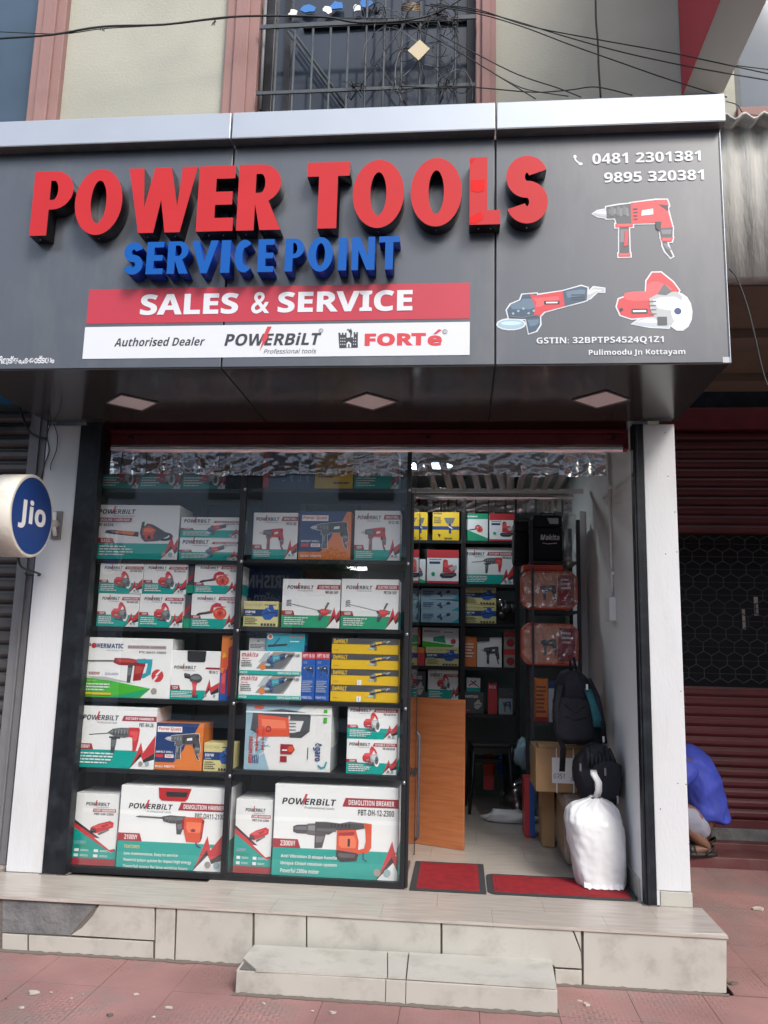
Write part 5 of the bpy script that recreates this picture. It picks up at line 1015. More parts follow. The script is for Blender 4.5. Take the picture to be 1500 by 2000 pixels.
# ================================================================== INSIDE THE SHOP
GRP = 'boxed tools on the racks inside'
def crumple(o, amp, sc, lv=1, fine=.4, seed=0):
    if lv:
        m_ = o.modifiers.new('sub', 'SUBSURF'); m_.levels = m_.render_levels = lv
    ev = o.evaluated_get(bpy.context.evaluated_depsgraph_get()); me = bpy.data.meshes.new_from_object(ev); me.name = o.data.name; o.modifiers.clear(); o.data = me
    w0 = WO[o.name]; cs = [v.co.copy() for v in me.vertices]; ns = [v.normal.copy() for v in me.vertices]
    for v, c, n_ in zip(me.vertices, cs, ns):
        p = (c+w0)*sc+Vector((seed, 0, 0)); q_ = p+Vector((noise.noise(p*.7), noise.noise(p*.7+Vector((5, 0, 0))), noise.noise(p*.7+Vector((0, 9, 0)))))*.9
        d_ = (.35-abs(noise.noise(q_)))*1.4+fine*(.3-abs(noise.noise(q_*2.6+Vector((3, 3, 3)))))+fine*.5*noise.noise(p*6)
        v.co = c+n_*d_*amp
    me.update(); me.polygons.foreach_set('use_smooth', [True]*len(me.polygons)); return o
# back rack
YB = 2.62
def bx_(px, y=YB, row=1200): return on(1, y, px, row).x
def bz_(row, y=YB, px=900): return on(1, y, px, row).z
RK = thing('back_rack', 'dark steel rack full of boxed tools across the back of the shop', 'rack', (.3, YB+.2, 0))
bl = [bz_(r) for r in (1056, 1140, 1217, 1302, 1393)]
for px in (797, 904, 1010): x = bx_(px); MB().box(x-.02, x+.02, YB-.02, YB+.02, .001, 2.85, 'black_frame').build('upright', RK)
MB().box(-1.7, -1.66, YB-.02, YB+.02, .001, 2.85, 'black_frame').build('upright', RK)
for z in bl+[bz_(968)]: MB().box(-1.8, bx_(1012), YB-.025, YB+.40, z-.028, z-.001, 'black_frame').build('shelf', RK)
ca = lambda *a, **k: carton(*a, **{**dict(yf=YB+.01, depth=.3), **k})
def rgen(**k): return generic(**k)
ca('left one of two mustard boxes with a spray gun picture on the back rack', 797, 835, 1000, bl[0], yellowbox, body='ink_y', side='y'); ca('right one of two mustard boxes with a spray gun picture on the back rack', 845, 897, 1000, bl[0], yellowbox, body='ink_y', side='y')
ca('green and white box with a red blower picture high on the back rack', 906, 953, 1003, bl[0], lambda s: (s.poly('g', [(0, 0), (0, .45), (1, .1), (1, 0)]), s.rect('g', 0, .8, 1, 1), s.sub(.2, .3, .8, .6, a_blower), s.lines('w', .1, .84, .8, .95, 1, 2)), side='g')
ca('red topped box with a red sander picture high on the back rack', 956, 1006, 1003, bl[0], generic('r', art=a_sander), side='r')
ca('dark green box with a red cutter at the left end of the second back shelf', 797, 831, 1092, bl[1], lambda s: (s.poly('g', [(0, 0), (0, .35), (1, .1), (1, 0)]), s.lines('k', .1, .8, .5, .9, 1, 1), s.sub(.1, .2, .9, .7, a_cutter, k='d')), side='g')
ca('white box with broad red top and sander picture on the second back shelf', 834, 896, 1074, bl[1], generic('r', art=a_sander), side='r')
ca('rotary hammer carton wrapped in film in the middle of the back rack', 906, 1002, 1069, bl[1], pbk('ROTARY HAMMER', 'PBT-RH-26', '', a_rotary, (.16, .30, .78, .74), lw=.36, band=.26, by=.5, ly=(.78, .87)))
ca('short grey box at the left end of the third back shelf', 797, 821, 1152, bl[2], plainblue, body='ink_L', side='l', z0=bl[2]+.16)
z = bl[2]
for k, t in enumerate((1193, 1171, 1149)):
    ca(('bottom', 'middle', 'top')[k]+' pale blue grinder box of the stack of three on the back rack', 822, 896, t, 0, plainblue, body='ink_l', z0=z, side='l'); z = CC[list(CC)[-1]][3]
z = bl[2]
for k, t in enumerate((1193, 1172)): ca(('lower', 'upper')[k]+' pale blue box half hidden at the left end of the third back shelf', 797, 819, t, 0, plainblue, body='ink_l', z0=z, side='l'); z = CC[list(CC)[-1]][3]
z = bl[2]
for k, t in enumerate((1181, 1147)): ca(('lower', 'upper')[k]+' yellow and navy charger box on the third shelf of the back rack', 905, 969, t, 0, duty, body='ink_Y', z0=z, side='Y'); z = CC[list(CC)[-1]][3]
p = on(1, YB, 990, 1215); q = MB()
for i in range(9): q.ball((p.x+rnd.uniform(-.07, .07), YB+rnd.uniform(.02, .08), bl[2]+.05+rnd.uniform(0, .17)), .05, .04, .045, 'film' if i % 3 == 0 else 'black_plastic', 8, 5)
q.box(p.x-.10, p.x+.10, YB+.03, YB+.16, bl[2], bl[2]+.2, 'black_plastic'); tag(q.build('bagged_parts', bevel=.004), 'dark spare parts in a clear bag beside the yellow charger boxes', 'bag')
ca('red box at the left end of the fourth back shelf, upper one', 797, 821, 1226, 0, lambda s: s.rect('o', .1, .2, .9, .5), body='ink_r', z0=bl[3]+.18, side='r'); ca('orange and red box at the left end of the fourth back shelf, lower one', 797, 829, 1264, bl[3], lambda s: (s.rect('r', .4, 0, 1, .7), s.lines('w', .1, .3, .35, .6, 2, 1)), body='ink_o', side='o')
lo = ca('yellow charger box under the green polisher carton on the back rack', 831, 896, 1264, bl[3], duty, body='ink_Y', side='Y'); ca('white carton with a green polisher picture on the back rack', 825, 896, 1226, 0, lambda s: (s.poly('G', [(0, 0), (0, .3), (.9, .1), (.8, 0)]), s.poly('g', [(.3, .3), (.3, .5), (.6, .6), (.65, .2)]), s.text('k', 'POWERMATIC', .05, .75, .5, .86, .02), s.lines('k', .6, .74, .95, .82, 1, 2), s.ell('r', .85, .3, .07)), z0=Z(lo), side='G')
ca('white tool box in clear wrap with a black handle beside an orange one', 932, 980, 1245, bl[3], lambda s: (s.sub(.15, .1, .9, .7, a_drill, b='d', k='k'), s.poly('k', [(.0, .85), (.5, .88), (.5, 1), (.0, 1)])), side='s'); ca('orange tool box in clear wrap on the fourth shelf of the back rack', 907, 931, 1243, bl[3], lambda s: (s.lines('w', .1, .3, .8, .8, 5, 4)), body='ink_o', side='o')
z = bl[3]
for k, t in enumerate((1268, 1233)): ca(('lower', 'upper')[k]+' brown and red box at the right end of the fourth back shelf', 984, 1010, t, 0, lambda s: (s.rect('r', 0, .7, 1, 1), s.ell('R', .5, .35, .3)), body='ink_p', z0=z, side='p'); z = CC[list(CC)[-1]][3]
ca('black ball drill box at the left of the lowest stocked back shelf', 797, 831, 1310, bl[4]+.09, darkbox('ALL-ROXO'), body='ink_d', side='d')
ca('white and teal marble cutter carton low on the back rack', 836, 895, 1308, bl[4]+.11, pbk('CUTTER', '', '', a_cutter, (.3, .3, .75, .85), lw=.4, band=.33, by=.5, ly=(.76, .88))); ca('flat dark box under the low marble cutter carton on the back rack', 830, 897, 1352, bl[4], darkbox('  -  ') if False else (lambda s: s.lines('w', .4, .3, .95, .8, 2, 3)), body='ink_d', side='d')
lo = ca('black box with a silver machine low in the middle of the back rack', 905, 945, 1351, bl[4], darkbox('VERTIGO'), body='ink_d', side='d'); ca('small white and green box standing on the black machine box', 911, 938, 1324, 0, lambda s: (s.rect('t', 0, 0, 1, .3), s.line('r', [(.15, .4), (.7, .8)], .08), s.line('k', [(.3, .8), (.9, .35)], .06)), z0=Z(lo))
ca('narrow red box standing upright low on the back rack', 953, 971, 1334, bl[4], lambda s: s.text('w', 'DCK', .12, .82, .88, .92, .03), body='ink_r', side='r', depth=.12); ca('grey blister pack beside the narrow red box low on the back rack', 974, 1001, 1345, bl[4], lambda s: (s.rect('d', 0, .62, 1, 1), s.sub(.15, .1, .9, .5, a_drill, b='n', k='d')), body='ink_a', side='d', depth=.1)
# desk panel, stools
dk = thing('counter_desk', 'orange brown wood laminate counter panel standing in the doorway', 'counter', (.2, 1.1, 0))
a_, b_ = Vector((.133-.36, 1.126+.157, 0)), Vector((.407, 1.006, 0)); d = (b_-a_).normalized(); nrm = Vector((-d.y, d.x, 0)); zt_ = .965
def slab(p, q_, t0, t1, z0, z1, m): 
    vs = [p+nrm*t0, q_+nrm*t0, q_+nrm*t1, p+nrm*t1]; return MB().mesh([(v.x, v.y, z0) for v in vs]+[(v.x, v.y, z1) for v in vs], [(0, 3, 2, 1), (4, 5, 6, 7), (0, 1, 5, 4), (1, 2, 6, 5), (2, 3, 7, 6), (3, 0, 4, 7)], m)
slab(a_, b_, 0, .02, .002, zt_, 'wood_panel').build('front_panel', dk, bevel=.002); slab(a_+d*.01, a_+d*.03, .0205, .4, .002, zt_-.032, 'wood_panel').build('rear_support', dk)
def stool(x, y, rz_, label, seatc='black_plastic', h=.46):
    t = thing('stool', label, 'stool', (x, y, 0), 'plastic stools in the dark at the back'); t.rotation_euler.z = rz_
    q = MB(); q.box(-.16, .16, -.16, .16, h-.03, h, seatc); q.build('seat', t, local=True, bevel=.008)
    for sx in (-1, 1):
        for sy in (-1, 1): q = MB(); q.tube([(sx*.14, sy*.14, h-.03), (sx*.18, sy*.18, .0)], .020, seatc, 4, r2=.014); q.build('leg', t, local=True)
    q = MB(); 
    for s_ in (-1, 1): q.box(-.14, .14, s_*.15-.01, s_*.15+.01, h-.08, h-.032, seatc); q.box(s_*.15-.01, s_*.15+.01, -.138, .138, h-.08, h-.032, seatc)
    q.build('apron', t, local=True); return t
stool(.62, 2.45, .1, 'black plastic stool with a red cloth behind its legs at the back', h=.55); stool(.98, 2.55, -.2, 'darker black stool half hidden behind the plastic covered bundle', h=.55)
tag(B('red_cloth', .585, .67, 2.75, 2.80, .12, .47, 'beam_red' if False else 'ink_r'), 'red folded cloth seen between the legs of the black stool', 'cloth')
# bundle in plastic
def blob(c, rx, ry, rz, m, seed, amp=.18, nu=22, nv=12, sq=1.0):
    rings = []
    for i in range(1, nv):
        t = math.pi*i/nv; ring_ = []
        for j in range(nu):
            v = Vector((math.sin(t)*math.cos(2*math.pi*j/nu), math.sin(t)*math.sin(2*math.pi*j/nu), -math.cos(t)))
            k = 1+amp*noise.noise(v*1.7+Vector((seed, 0, 0)))+amp*.5*noise.noise(v*5+Vector((0, seed, 0)))
            ring_.append((c[0]+rx*v.x*k, c[1]+ry*v.y*k, max(c[2]+rz*v.z*k, .003)))
        rings.append(ring_)
    return MB().loft(rings, m)
pbn = on(2, 0, 1000, 1608); T_ = thing('plastic_bundle', 'crumpled clear plastic bundle with white sheet on the shop floor', 'bundle', (pbn.x, pbn.y+.12, 0))
blob((pbn.x+.06, pbn.y+.18, .13), .17, .14, .16, 'film', 3, .35).build('clear_plastic', T_); blob((pbn.x+.06, pbn.y+.19, .11), .14, .11, .13, 'black_plastic', 3, .3).build('contents', T_); blob((pbn.x-.01, pbn.y+.06, .03), .20, .09, .055, 'bag_white', 8, .4).build('white_sheet', T_)
# clutter on the floor below the back rack
def tub(px, py, y, r_, h, m, label, name='tub'):
    p = on(1, y, px, py); n = 16
    q = MB().loft([[(p.x+k*r_*math.cos(6.2832*j/n), y+k*r_*math.sin(6.2832*j/n), z_) for j in range(n)] for k, z_ in ((.82, p.z), (.95, p.z+h*.8), (1.04, p.z+h*.82), (1.04, p.z+h), (.9, p.z+h), (.78, p.z+.02))], m); return tag(q.build(name), label, name.replace('_', ' '))
tg_ = B('low_shelf', .45, 1.05, 2.62, 2.95, .36, .385, 'black_frame'); tag(tg_, 'low dark shelf behind the stools at the back of the shop', 'shelf')
tub(985, 1512, 2.72, .07, .15, 'ink_b', 'small blue tub on the low dark shelf behind the stools')
tub(1012, 1512, 2.74, .055, .19, 'ink_t', 'teal can standing on the low dark shelf beside the blue tub', 'can')
tub(955, 1512, 2.74, .06, .10, 'ink_O', 'orange tub on the low dark shelf, left of the blue one')
pz_ = on(1, 2.3, 1022, 1450); blob((pz_.x, 2.35, pz_.z-.1), .07, .06, .11, 'ink_l', 4, .4).build('cloth_bundle'); tag(bpy.data.objects['cloth_bundle'], 'pale blue cloth bundle hanging at the end of the back rack', 'cloth')
# right rack
YK = 1.62; kx = lambda px, row=1200: on(1, YK, px, row).x; kz = lambda row, px=1080: on(1, YK, px, row).z
RR_ = thing('side_rack', 'narrow dark rack by the side wall holding black bags and orange cases', 'rack', (1.05, YK+.2, 0))
for px in (1038, 1131): x = kx(px); MB().box(x-.014, x+.014, YK-.014, YK+.014, .001, 2.3, 'rack_grey').build('upright', RR_); MB().box(x-.014, x+.014, YK+.44, YK+.468, .001, 2.3, 'rack_grey').build('upright', RR_)
kl = [kz(r) for r in (1096, 1192, 1300, 1412)]
for z in kl: MB().box(kx(1038)+.015, kx(1131)-.015, YK-.012, YK+.46, z-.022, z-.001, 'rack_grey').build('shelf', RR_)
def toolbag(x0, x1, y0, z0, z1, label, mark=False):
    T_ = thing('tool_bag', label, 'tool bag', ((x0+x1)/2, y0+.1, z0)); zm = z0+(z1-z0)*.72
    MB().box(x0, x1, y0, y0+.22, z0+.002, z0+(z1-z0)*.68, 'black_fabric').build('body', T_, bevel=.02, seg=3); MB().box(x0+.004, x1-.004, y0-.006, y0+.22, z0+(z1-z0)*.685, z1-.03, 'black_fabric').build('lid', T_, bevel=.016, seg=3)
    cx = (x0+x1)/2; MB().strap([(cx-.06, y0-.012, z1-.05), (cx-.05, y0-.03, z1-.02), (cx+.05, y0-.03, z1-.02), (cx+.06, y0-.012, z1-.05)], (0, .03, 0), .012, 'black_plastic').build('handle', T_)
    if mark:
        MB().mesh([(cx+.02, y0-.0075, z1-.10), (cx+.085, y0-.0075, z1-.10), (cx+.085, y0-.0075, z1-.055), (cx+.0, y0-.0075, z1-.055)], [(0, 1, 2, 3)], 'ink_L').build('label_patch', T_)
        vs, fs, _ = txt('Makita', .03, .15); MB().mesh([(x0+.07*(x1-x0)/.25+a*(x1-x0)*.62, y0-.0008, z0+(z1-z0)*.42+b*.045) for a, b in vs], fs, 'plastic_white').build('lettering', T_); MB().strap([(x0+.08, y0-.001, z0+(z1-z0)*.36), (x0+.12, y0-.001, z0+(z1-z0)*.345), (x0+.19, y0-.001, z0+(z1-z0)*.36)], (0, 0, .006), .001, 'plastic_white').build('logo_swash', T_)
toolbag(kx(1040), kx(1101), YK+.01, kl[0], kz(998), 'black tool bag with white lettering on the top of the side rack', True)
toolbag(kx(1005), kx(1037), YK+.10, kl[0]-.01, kz(1006), 'plain black tool bag left of the one with white lettering')
def case(row_t, zb_, label, seed):
    x0, x1, z1 = kx(1016), kx(1126), kz(row_t); T_ = thing('orange_case', label, 'case', ((x0+x1)/2, YK-.1, zb_), 'orange film wrapped cases')
    c_ = .05; o_ = [(x0+c_, zb_+.002), (x1-c_, zb_+.002), (x1, zb_+c_), (x1, z1-c_), (x1-c_, z1), (x0+c_, z1), (x0, z1-c_), (x0, zb_+c_)]
    MB().prism(o_, YK-.10, YK-.02, 'orange_case').build('shell', T_, bevel=.012); o2 = [((x-(x0+x1)/2)*.90+(x0+x1)/2, (z-(zb_+z1)/2)*.86+(zb_+z1)/2) for x, z in o_]
    MB().prism(o2, YK-.106, YK-.1005, mat('case_label', (.78, .34, .22), .45)).build('label_sheet', T_); w_ = x1-x0; A_ = Art(w_, z1-zb_); A_.sub(.28, .22, .62, .62, a_drill, b='D', k='d'); A_.poly('m', [(.62, .1), (.93, .12), (.93, .88), (.66, .88)]); A_.lines('w', .70, .5, .90, .82, 3, seed)
    A_.mb.v = [(x+x0, y+YK-.107, z_+zb_) for x, y, z_ in A_.mb.v]; A_.mb.build('printed_front', T_)
    nu, nv = 40, 26; vs = []; fs = []
    for i in range(nu+1):
        for j in range(nv+1):
            u = i/nu; v = j/nv; vs.append((x0+.006+(w_-.012)*u, YK-.113+.010*noise.noise((u*12, v*4, seed))+.005*noise.noise((u*30, v*24, seed)), zb_+.012+(z1-zb_-.02)*v))
    for i in range(nu):
        for j in range(nv): fs.append((i*(nv+1)+j, (i+1)*(nv+1)+j, (i+1)*(nv+1)+j+1, i*(nv+1)+j+1))
    MB().mesh(vs, fs, 'film', True).build('clear_film', T_)
case(1117, kl[1], 'upper of two film wrapped orange tool cases on the side rack', 2); case(1218, kl[2], 'lower of two film wrapped orange tool cases on the side rack', 5)
for k, (a, b) in enumerate(((kl[1], kz(1117)), (kl[2], kz(1218)))): MB().box(kx(1038)-.008, kx(1038)+.008, YK-.135, YK-.118, a-.05, b+.02, 'rack_grey').build('front_strut', RR_)
GR2 = lambda *a, **k: carton(*a, **{**dict(yf=YK+.03, depth=.3), **k})
GR2('flat orange box on top of the upper orange case', 1022, 1100, 1103, kz(1117)+.002, lambda s: (s.lines('r', .1, .2, .9, .8, 2, 2)), body='orange_case', side='o', yf=YK-.08, depth=.25)
GR2('orange text covered box on the side rack behind the black backpack', 1045, 1070, 1325, kl[3], lambda s: (s.rect('m', 0, 0, 1, .12), s.lines('d', .1, .2, .9, .85, 7, 3)), body='ink_o', side='o'); GR2('pale blue white box partly behind the black backpack', 1071, 1090, 1330, kl[3], lambda s: s.rect('n', 0, .82, 1, 1), body='ink_L', side='l')
# umbrella like clear plastic roll hanging on the rack
p = on(1, YK-.1, 1112, 1040); q = MB(); rings = []
for zz_, r_ in ((kz(1010), .055), (kz(1030), .05), (kz(1060), .028), (kz(1075), .02), (kz(1085), .045), (kz(1100), .05), (kz(1112), .015)): rings.append([(p.x+r_*math.cos(6.283*j/16)*(1+.25*noise.noise((j, zz_*9, 0))), YK-.1+r_*.6*math.sin(6.283*j/16), zz_) for j in range(16)])
tag(q.loft(rings, 'film').build('plastic_roll'), 'clear crumpled plastic roll hanging beside the lettered black tool bag', 'plastic roll')
# cartons and parcels along the wall
bxn = thing('cardboard_carton', 'brown cardboard carton with a handwritten paper, tied with cords, under the tall backpack', 'box', (1.15, .95, .66))
YC = .92; cz = lambda r, px=1100: on(1, YC, px, r).z; cx_ = lambda px, r=1500: on(1, YC, px, r).x
X0, X1, zb_, zt_ = cx_(1046), cx_(1147), cz(1549), cz(1462)
MB().box(X0, X1+.06, YC, YC+.42, zb_+.002, zt_, 'cardboard').build('body', bxn, bevel=.006); MB().box(X0+.02, X0+.30, YC-.004, YC+.2, zt_+.001, zt_+.02, 'cardboard').build('flap', bxn)
zt2_ = cz(1478); MB().box(cx_(1078), cx_(1128), YC-.0022, YC-.0006, cz(1530), cz(1480), 'plastic_white').build('paper_note', bxn)
A_ = Art(cx_(1128)-cx_(1078), cz(1530)-cz(1480)); A_.h = abs(A_.h); A_.text('n', '0951', .06, .18, .5, .38, .0, .2); A_.text('b', 'ST', .7, .1, .95, .25, 0, .2); A_.line('k', [(.45, .9), (.5, .75), (.55, .85)], .015); A_.mb.v = [(x+cx_(1078), y+YC-.0022, z_+cz(1530)) for x, y, z_ in A_.mb.v]; A_.mb.build('handwriting', bxn)
for px in (1087, 1120): MB().box(cx_(px)-.004, cx_(px)+.004, YC-.006, YC-.003, zb_, zt_+.003, 'plastic_white').build('cord', bxn)
sc = thing('suitcase_parcel', 'tall parcel wrapped in brown tape and film between the carton and the white bag', 'parcel', (1.15, .9, 0))
MB().box(1.03, 1.32, .72, 1.20, .004, zb_-.004, 'parcel').build('body', sc, bevel=.035, seg=4); MB().box(1.024, 1.326, .714, 1.206, .05, zb_-.06, 'film').build('film_wrap', sc, bevel=.03, seg=3)
tag(MB().box(.935, 1.022, 1.22, 1.45, .002, zb_-.02, 'cardboard').build('cardboard_carton', bevel=.004), 'tall thin brown carton behind the film wrapped parcel', 'box')
tag(MB().box(.84, .91, 1.50, 1.72, .002, .40, 'ink_r').build('red_carton', bevel=.004), 'narrow red and blue carton behind the thin brown carton', 'box'); MB().box(.875, .912, 1.495, 1.4995, .01, .38, 'ink_b').build('blue_label', bpy.data.objects['red_carton'])
# backpacks
def sring(cx, cy, z, rx, ry, n=28, e=2.6, dx=0, seed=0, amp=.0):
    o = []
    for j in range(n):
        t = 2*math.pi*j/n; c, s_ = math.cos(t), math.sin(t); k = 1+amp*noise.noise((c*2+seed, s_*2, z*7))+amp*.6*noise.noise((c*6, s_*6+seed, z*18))
        o.append((cx+dx+math.copysign(abs(c)**(2/e), c)*rx*k, cy+math.copysign(abs(s_)**(2/e), s_)*ry*k, z))
    return o
YQ = .84; qz = lambda r, px=1130: on(1, YQ-.1, px, r).z; qx = lambda px, r=1400: on(1, YQ-.1, px, r).x
bp = thing('backpack', 'tall black backpack with a teal side panel standing on the brown carton', 'backpack', (1.2, YQ, zt_))
rows = [(1457, 1100, 1180), (1448, 1092, 1186), (1425, 1086, 1186), (1395, 1083, 1184), (1365, 1085, 1176), (1335, 1090, 1160), (1318, 1097, 1143), (1309, 1106, 1132)]
MB().loft([sring((qx(a, r)+qx(b, r))/2, YQ+.02, qz(r), (qx(b, r)-qx(a, r))/2, .13 if 1 < i < 6 else .11, seed=2, amp=.05) for i, (r, a, b) in enumerate(rows)], 'black_fabric').build('main_body', bp); crumple(bpy.data.objects[[o.name for o in bp.children][-1]], .010, 7, 2)
MB().loft([sring(qx(1122, r)+.0, YQ-.09, qz(r), w_, .06, seed=4, amp=.06) for r, w_ in ((1450, .10), (1438, .13), (1400, .135), (1372, .12), (1362, .08))], 'black_fabric').build('front_pocket', bp); crumple([o for o in bp.children if o.name.startswith('front')][-1], .007, 9, 2, seed=4)
MB().strap([(qx(1150, 1345), YQ-.115, qz(1345)), (qx(1160, 1375), YQ-.135, qz(1375)), (qx(1165, 1400), YQ-.14, qz(1400)), (qx(1168, 1418), YQ-.13, qz(1418))], (.065, .03, 0), .012, 'teal_fabric').build('teal_panel', bp)
MB().strap([(qx(1118, 1312), YQ, qz(1312)), (qx(1116, 1298), YQ-.03, qz(1290)), (qx(1124, 1285), YQ-.02, qz(1284)), (qx(1130, 1312), YQ, qz(1310))], (0, .03, 0), .014, 'black_fabric').build('grab_handle', bp)
MB().strap([(qx(1095, 1340), YQ-.1, qz(1340)), (qx(1085, 1380), YQ-.14, qz(1380)), (qx(1088, 1430), YQ-.13, qz(1430)), (qx(1100, 1462), YQ-.10, qz(1462)), (qx(1100, 1510), YQ-.04, qz(1510))], (.035, 0, 0), .010, 'black_fabric').build('shoulder_strap', bp)
MB().strap([(qx(1150, 1325), YQ-.09, qz(1325)), (qx(1166, 1360), YQ-.13, qz(1360)), (qx(1176, 1410), YQ-.13, qz(1410)), (qx(1181, 1450), YQ-.10, qz(1450))], (.03, 0, 0), .010, 'black_fabric').build('shoulder_strap', bp)
for px, r in ((1176, 1440), (1144, 1340)): MB().box(qx(px, r)-.006, qx(px, r)+.006, YQ-.155, YQ-.145, qz(r)-.02, qz(r)+.015, 'plastic_white').build('zip_pull', bp)
for r, r2 in ((1378, 1390), (1400, 1404)): MB().strap([(qx(1102, r), YQ-.148, qz(r)), (qx(1122, r2), YQ-.157, qz(r2)), (qx(1142, r), YQ-.148, qz(r))], (0, 0, .006), .004, 'black_plastic').build('zip', bp)
YW = .52; wz = lambda r, px=1170: on(1, YW-.1, px, r).z; wx = lambda px, r=1500: on(1, YW-.1, px, r).x
b2 = thing('backpack', 'smaller rumpled black backpack lying between the white bag and the wall', 'backpack', (1.2, YW, .4))
rows = [(1576, 1148, 1212), (1565, 1138, 1216), (1540, 1128, 1216), (1510, 1124, 1215), (1490, 1130, 1212), (1475, 1140, 1200), (1464, 1152, 1186), (1458, 1162, 1178)]
MB().loft([sring((wx(a, r)+wx(b, r))/2, YW+.03, wz(r), (wx(b, r)-wx(a, r))/2, .12, seed=7, amp=.12) for r, a, b in rows], 'black_fabric').build('main_body', b2); crumple([o for o in b2.children][-1], .014, 9, 2)
MB().loft([sring(wx(1185, r), YW-.07, wz(r), w_, .05, seed=9, amp=.15) for r, w_ in ((1568, .06), (1555, .085), (1520, .09), (1495, .08), (1485, .04))], 'black_fabric').build('front_pocket', b2)
for k in range(7): r0 = rnd.uniform(1455, 1470); MB().strap([(wx(1150+k*7, r0), YW-.05, wz(r0)), (wx(1148+k*8, 1480), YW-.12, wz(1478)), (wx(1150+k*8, 1500), YW-.10, wz(1498))], (.02, .012, 0), .008, 'black_fabric').build('fold', b2)
for px, r in ((1204, 1558), (1180, 1505), (1132, 1498)): MB().box(wx(px, r)-.005, wx(px, r)+.005, YW-.14, YW-.13, wz(r)-.022, wz(r)+.02, 'steel').build('zip_pull', b2)
# white plastic bag
YP = .36; vz = lambda r, px=1175: on(1, YP-.12, px, r).z; vx = lambda px, r=1650: on(1, YP-.12, px, r).x
wb = thing('plastic_bag', 'big white plastic bag tied at the neck standing on the red mat', 'bag', (1.2, YP, .01))
rows = [(1742, 1138, 1222), (1732, 1132, 1229), (1715, 1127, 1231), (1680, 1120, 1230), (1640, 1113, 1227), (1610, 1109, 1222), (1590, 1113, 1214), (1578, 1124, 1204), (1572, 1140, 1192), (1567, 1155, 1182), (1563, 1160, 1176)]
rr_ = []
for i in range(len(rows)-1):
    nk = 4 if i < 7 else 2
    for k_ in range(nk): t_ = k_/nk; rr_.append(tuple(rows[i][c_]+(rows[i+1][c_]-rows[i][c_])*t_ for c_ in range(3)))
rows = rr_+[rows[-1]]
rings = []; n = 64
for i, (r, a, b) in enumerate(rows):
    k = max(0, min(1, (1742-r)/179))**2.2*1.0; zz_ = max(vz(r), .012); ring_ = []
    for j in range(n):
        t = 2*math.pi*j/n; c, s_ = math.cos(t), math.sin(t); e = 3.2-k*1.2
        pl_ = 1+(.001+.08*max(0, k-.42))*math.sin(19*t+4*noise.noise((c*1.5, s_*1.5, 1)))+.06*noise.noise((c*1.6, s_*1.6, zz_*6))*(1-k*.5)+.022*noise.noise((c*5+zz_*9, s_*5, zz_*10+4))+.02*abs(noise.noise((c*4, s_*4+zz_*14, 8)))
        rx = (vx(b, r)-vx(a, r))/2; ry = .15*(1-.72*max(0, k-.5)/.5) if k > .5 else .15
        ring_.append(((vx(a, r)+vx(b, r))/2+math.copysign(abs(c)**(2/e), c)*rx*pl_, YP+math.copysign(abs(s_)**(2/e), s_)*ry*pl_, zz_+.01*noise.noise((c*3, s_*3, 5))*(i > 1)))
    rings.append(ring_)
crumple(MB().loft(rings, 'bag_white').build('bag_body', wb), .012, 5, 2, .32, 3)
tl = [(vx(1168, 1566), YP-.02, vz(1570)), (vx(1173, 1545), YP-.05, vz(1548)), (vx(1171, 1530), YP-.08, vz(1530)), (vx(1163, 1517), YP-.06, vz(1516)), (vx(1164, 1511), YP-.02, vz(1511))]
MB().strap(tl, (.036, .012, 0), .014, 'bag_white').build('twisted_neck', wb)
MB().tube([(vx(1168, 1566)+.03*math.cos(i*.7), YP-.02+.03*math.sin(i*.7), vz(1566)+.001*i) for i in range(10)], .004, 'wire', 4).build('tie', wb)
q = MB(); n = 16; q.mesh([(vx(1140+ (1215-1140)*i/n, 1738), YP-.15-.03*(i % 3)/2-.01*noise.noise((i, 0, 0)), .014+.006*(noise.noise((i*.8, 1, 0))+.5)) for i in range(n+1)]+[(vx(1140+(1215-1140)*i/n, 1738), YP-.13, .05) for i in range(n+1)], [(i, i+1, n+2+i, n+1+i) for i in range(n)], 'bag_white', True); q.build('loose_hem', wb)
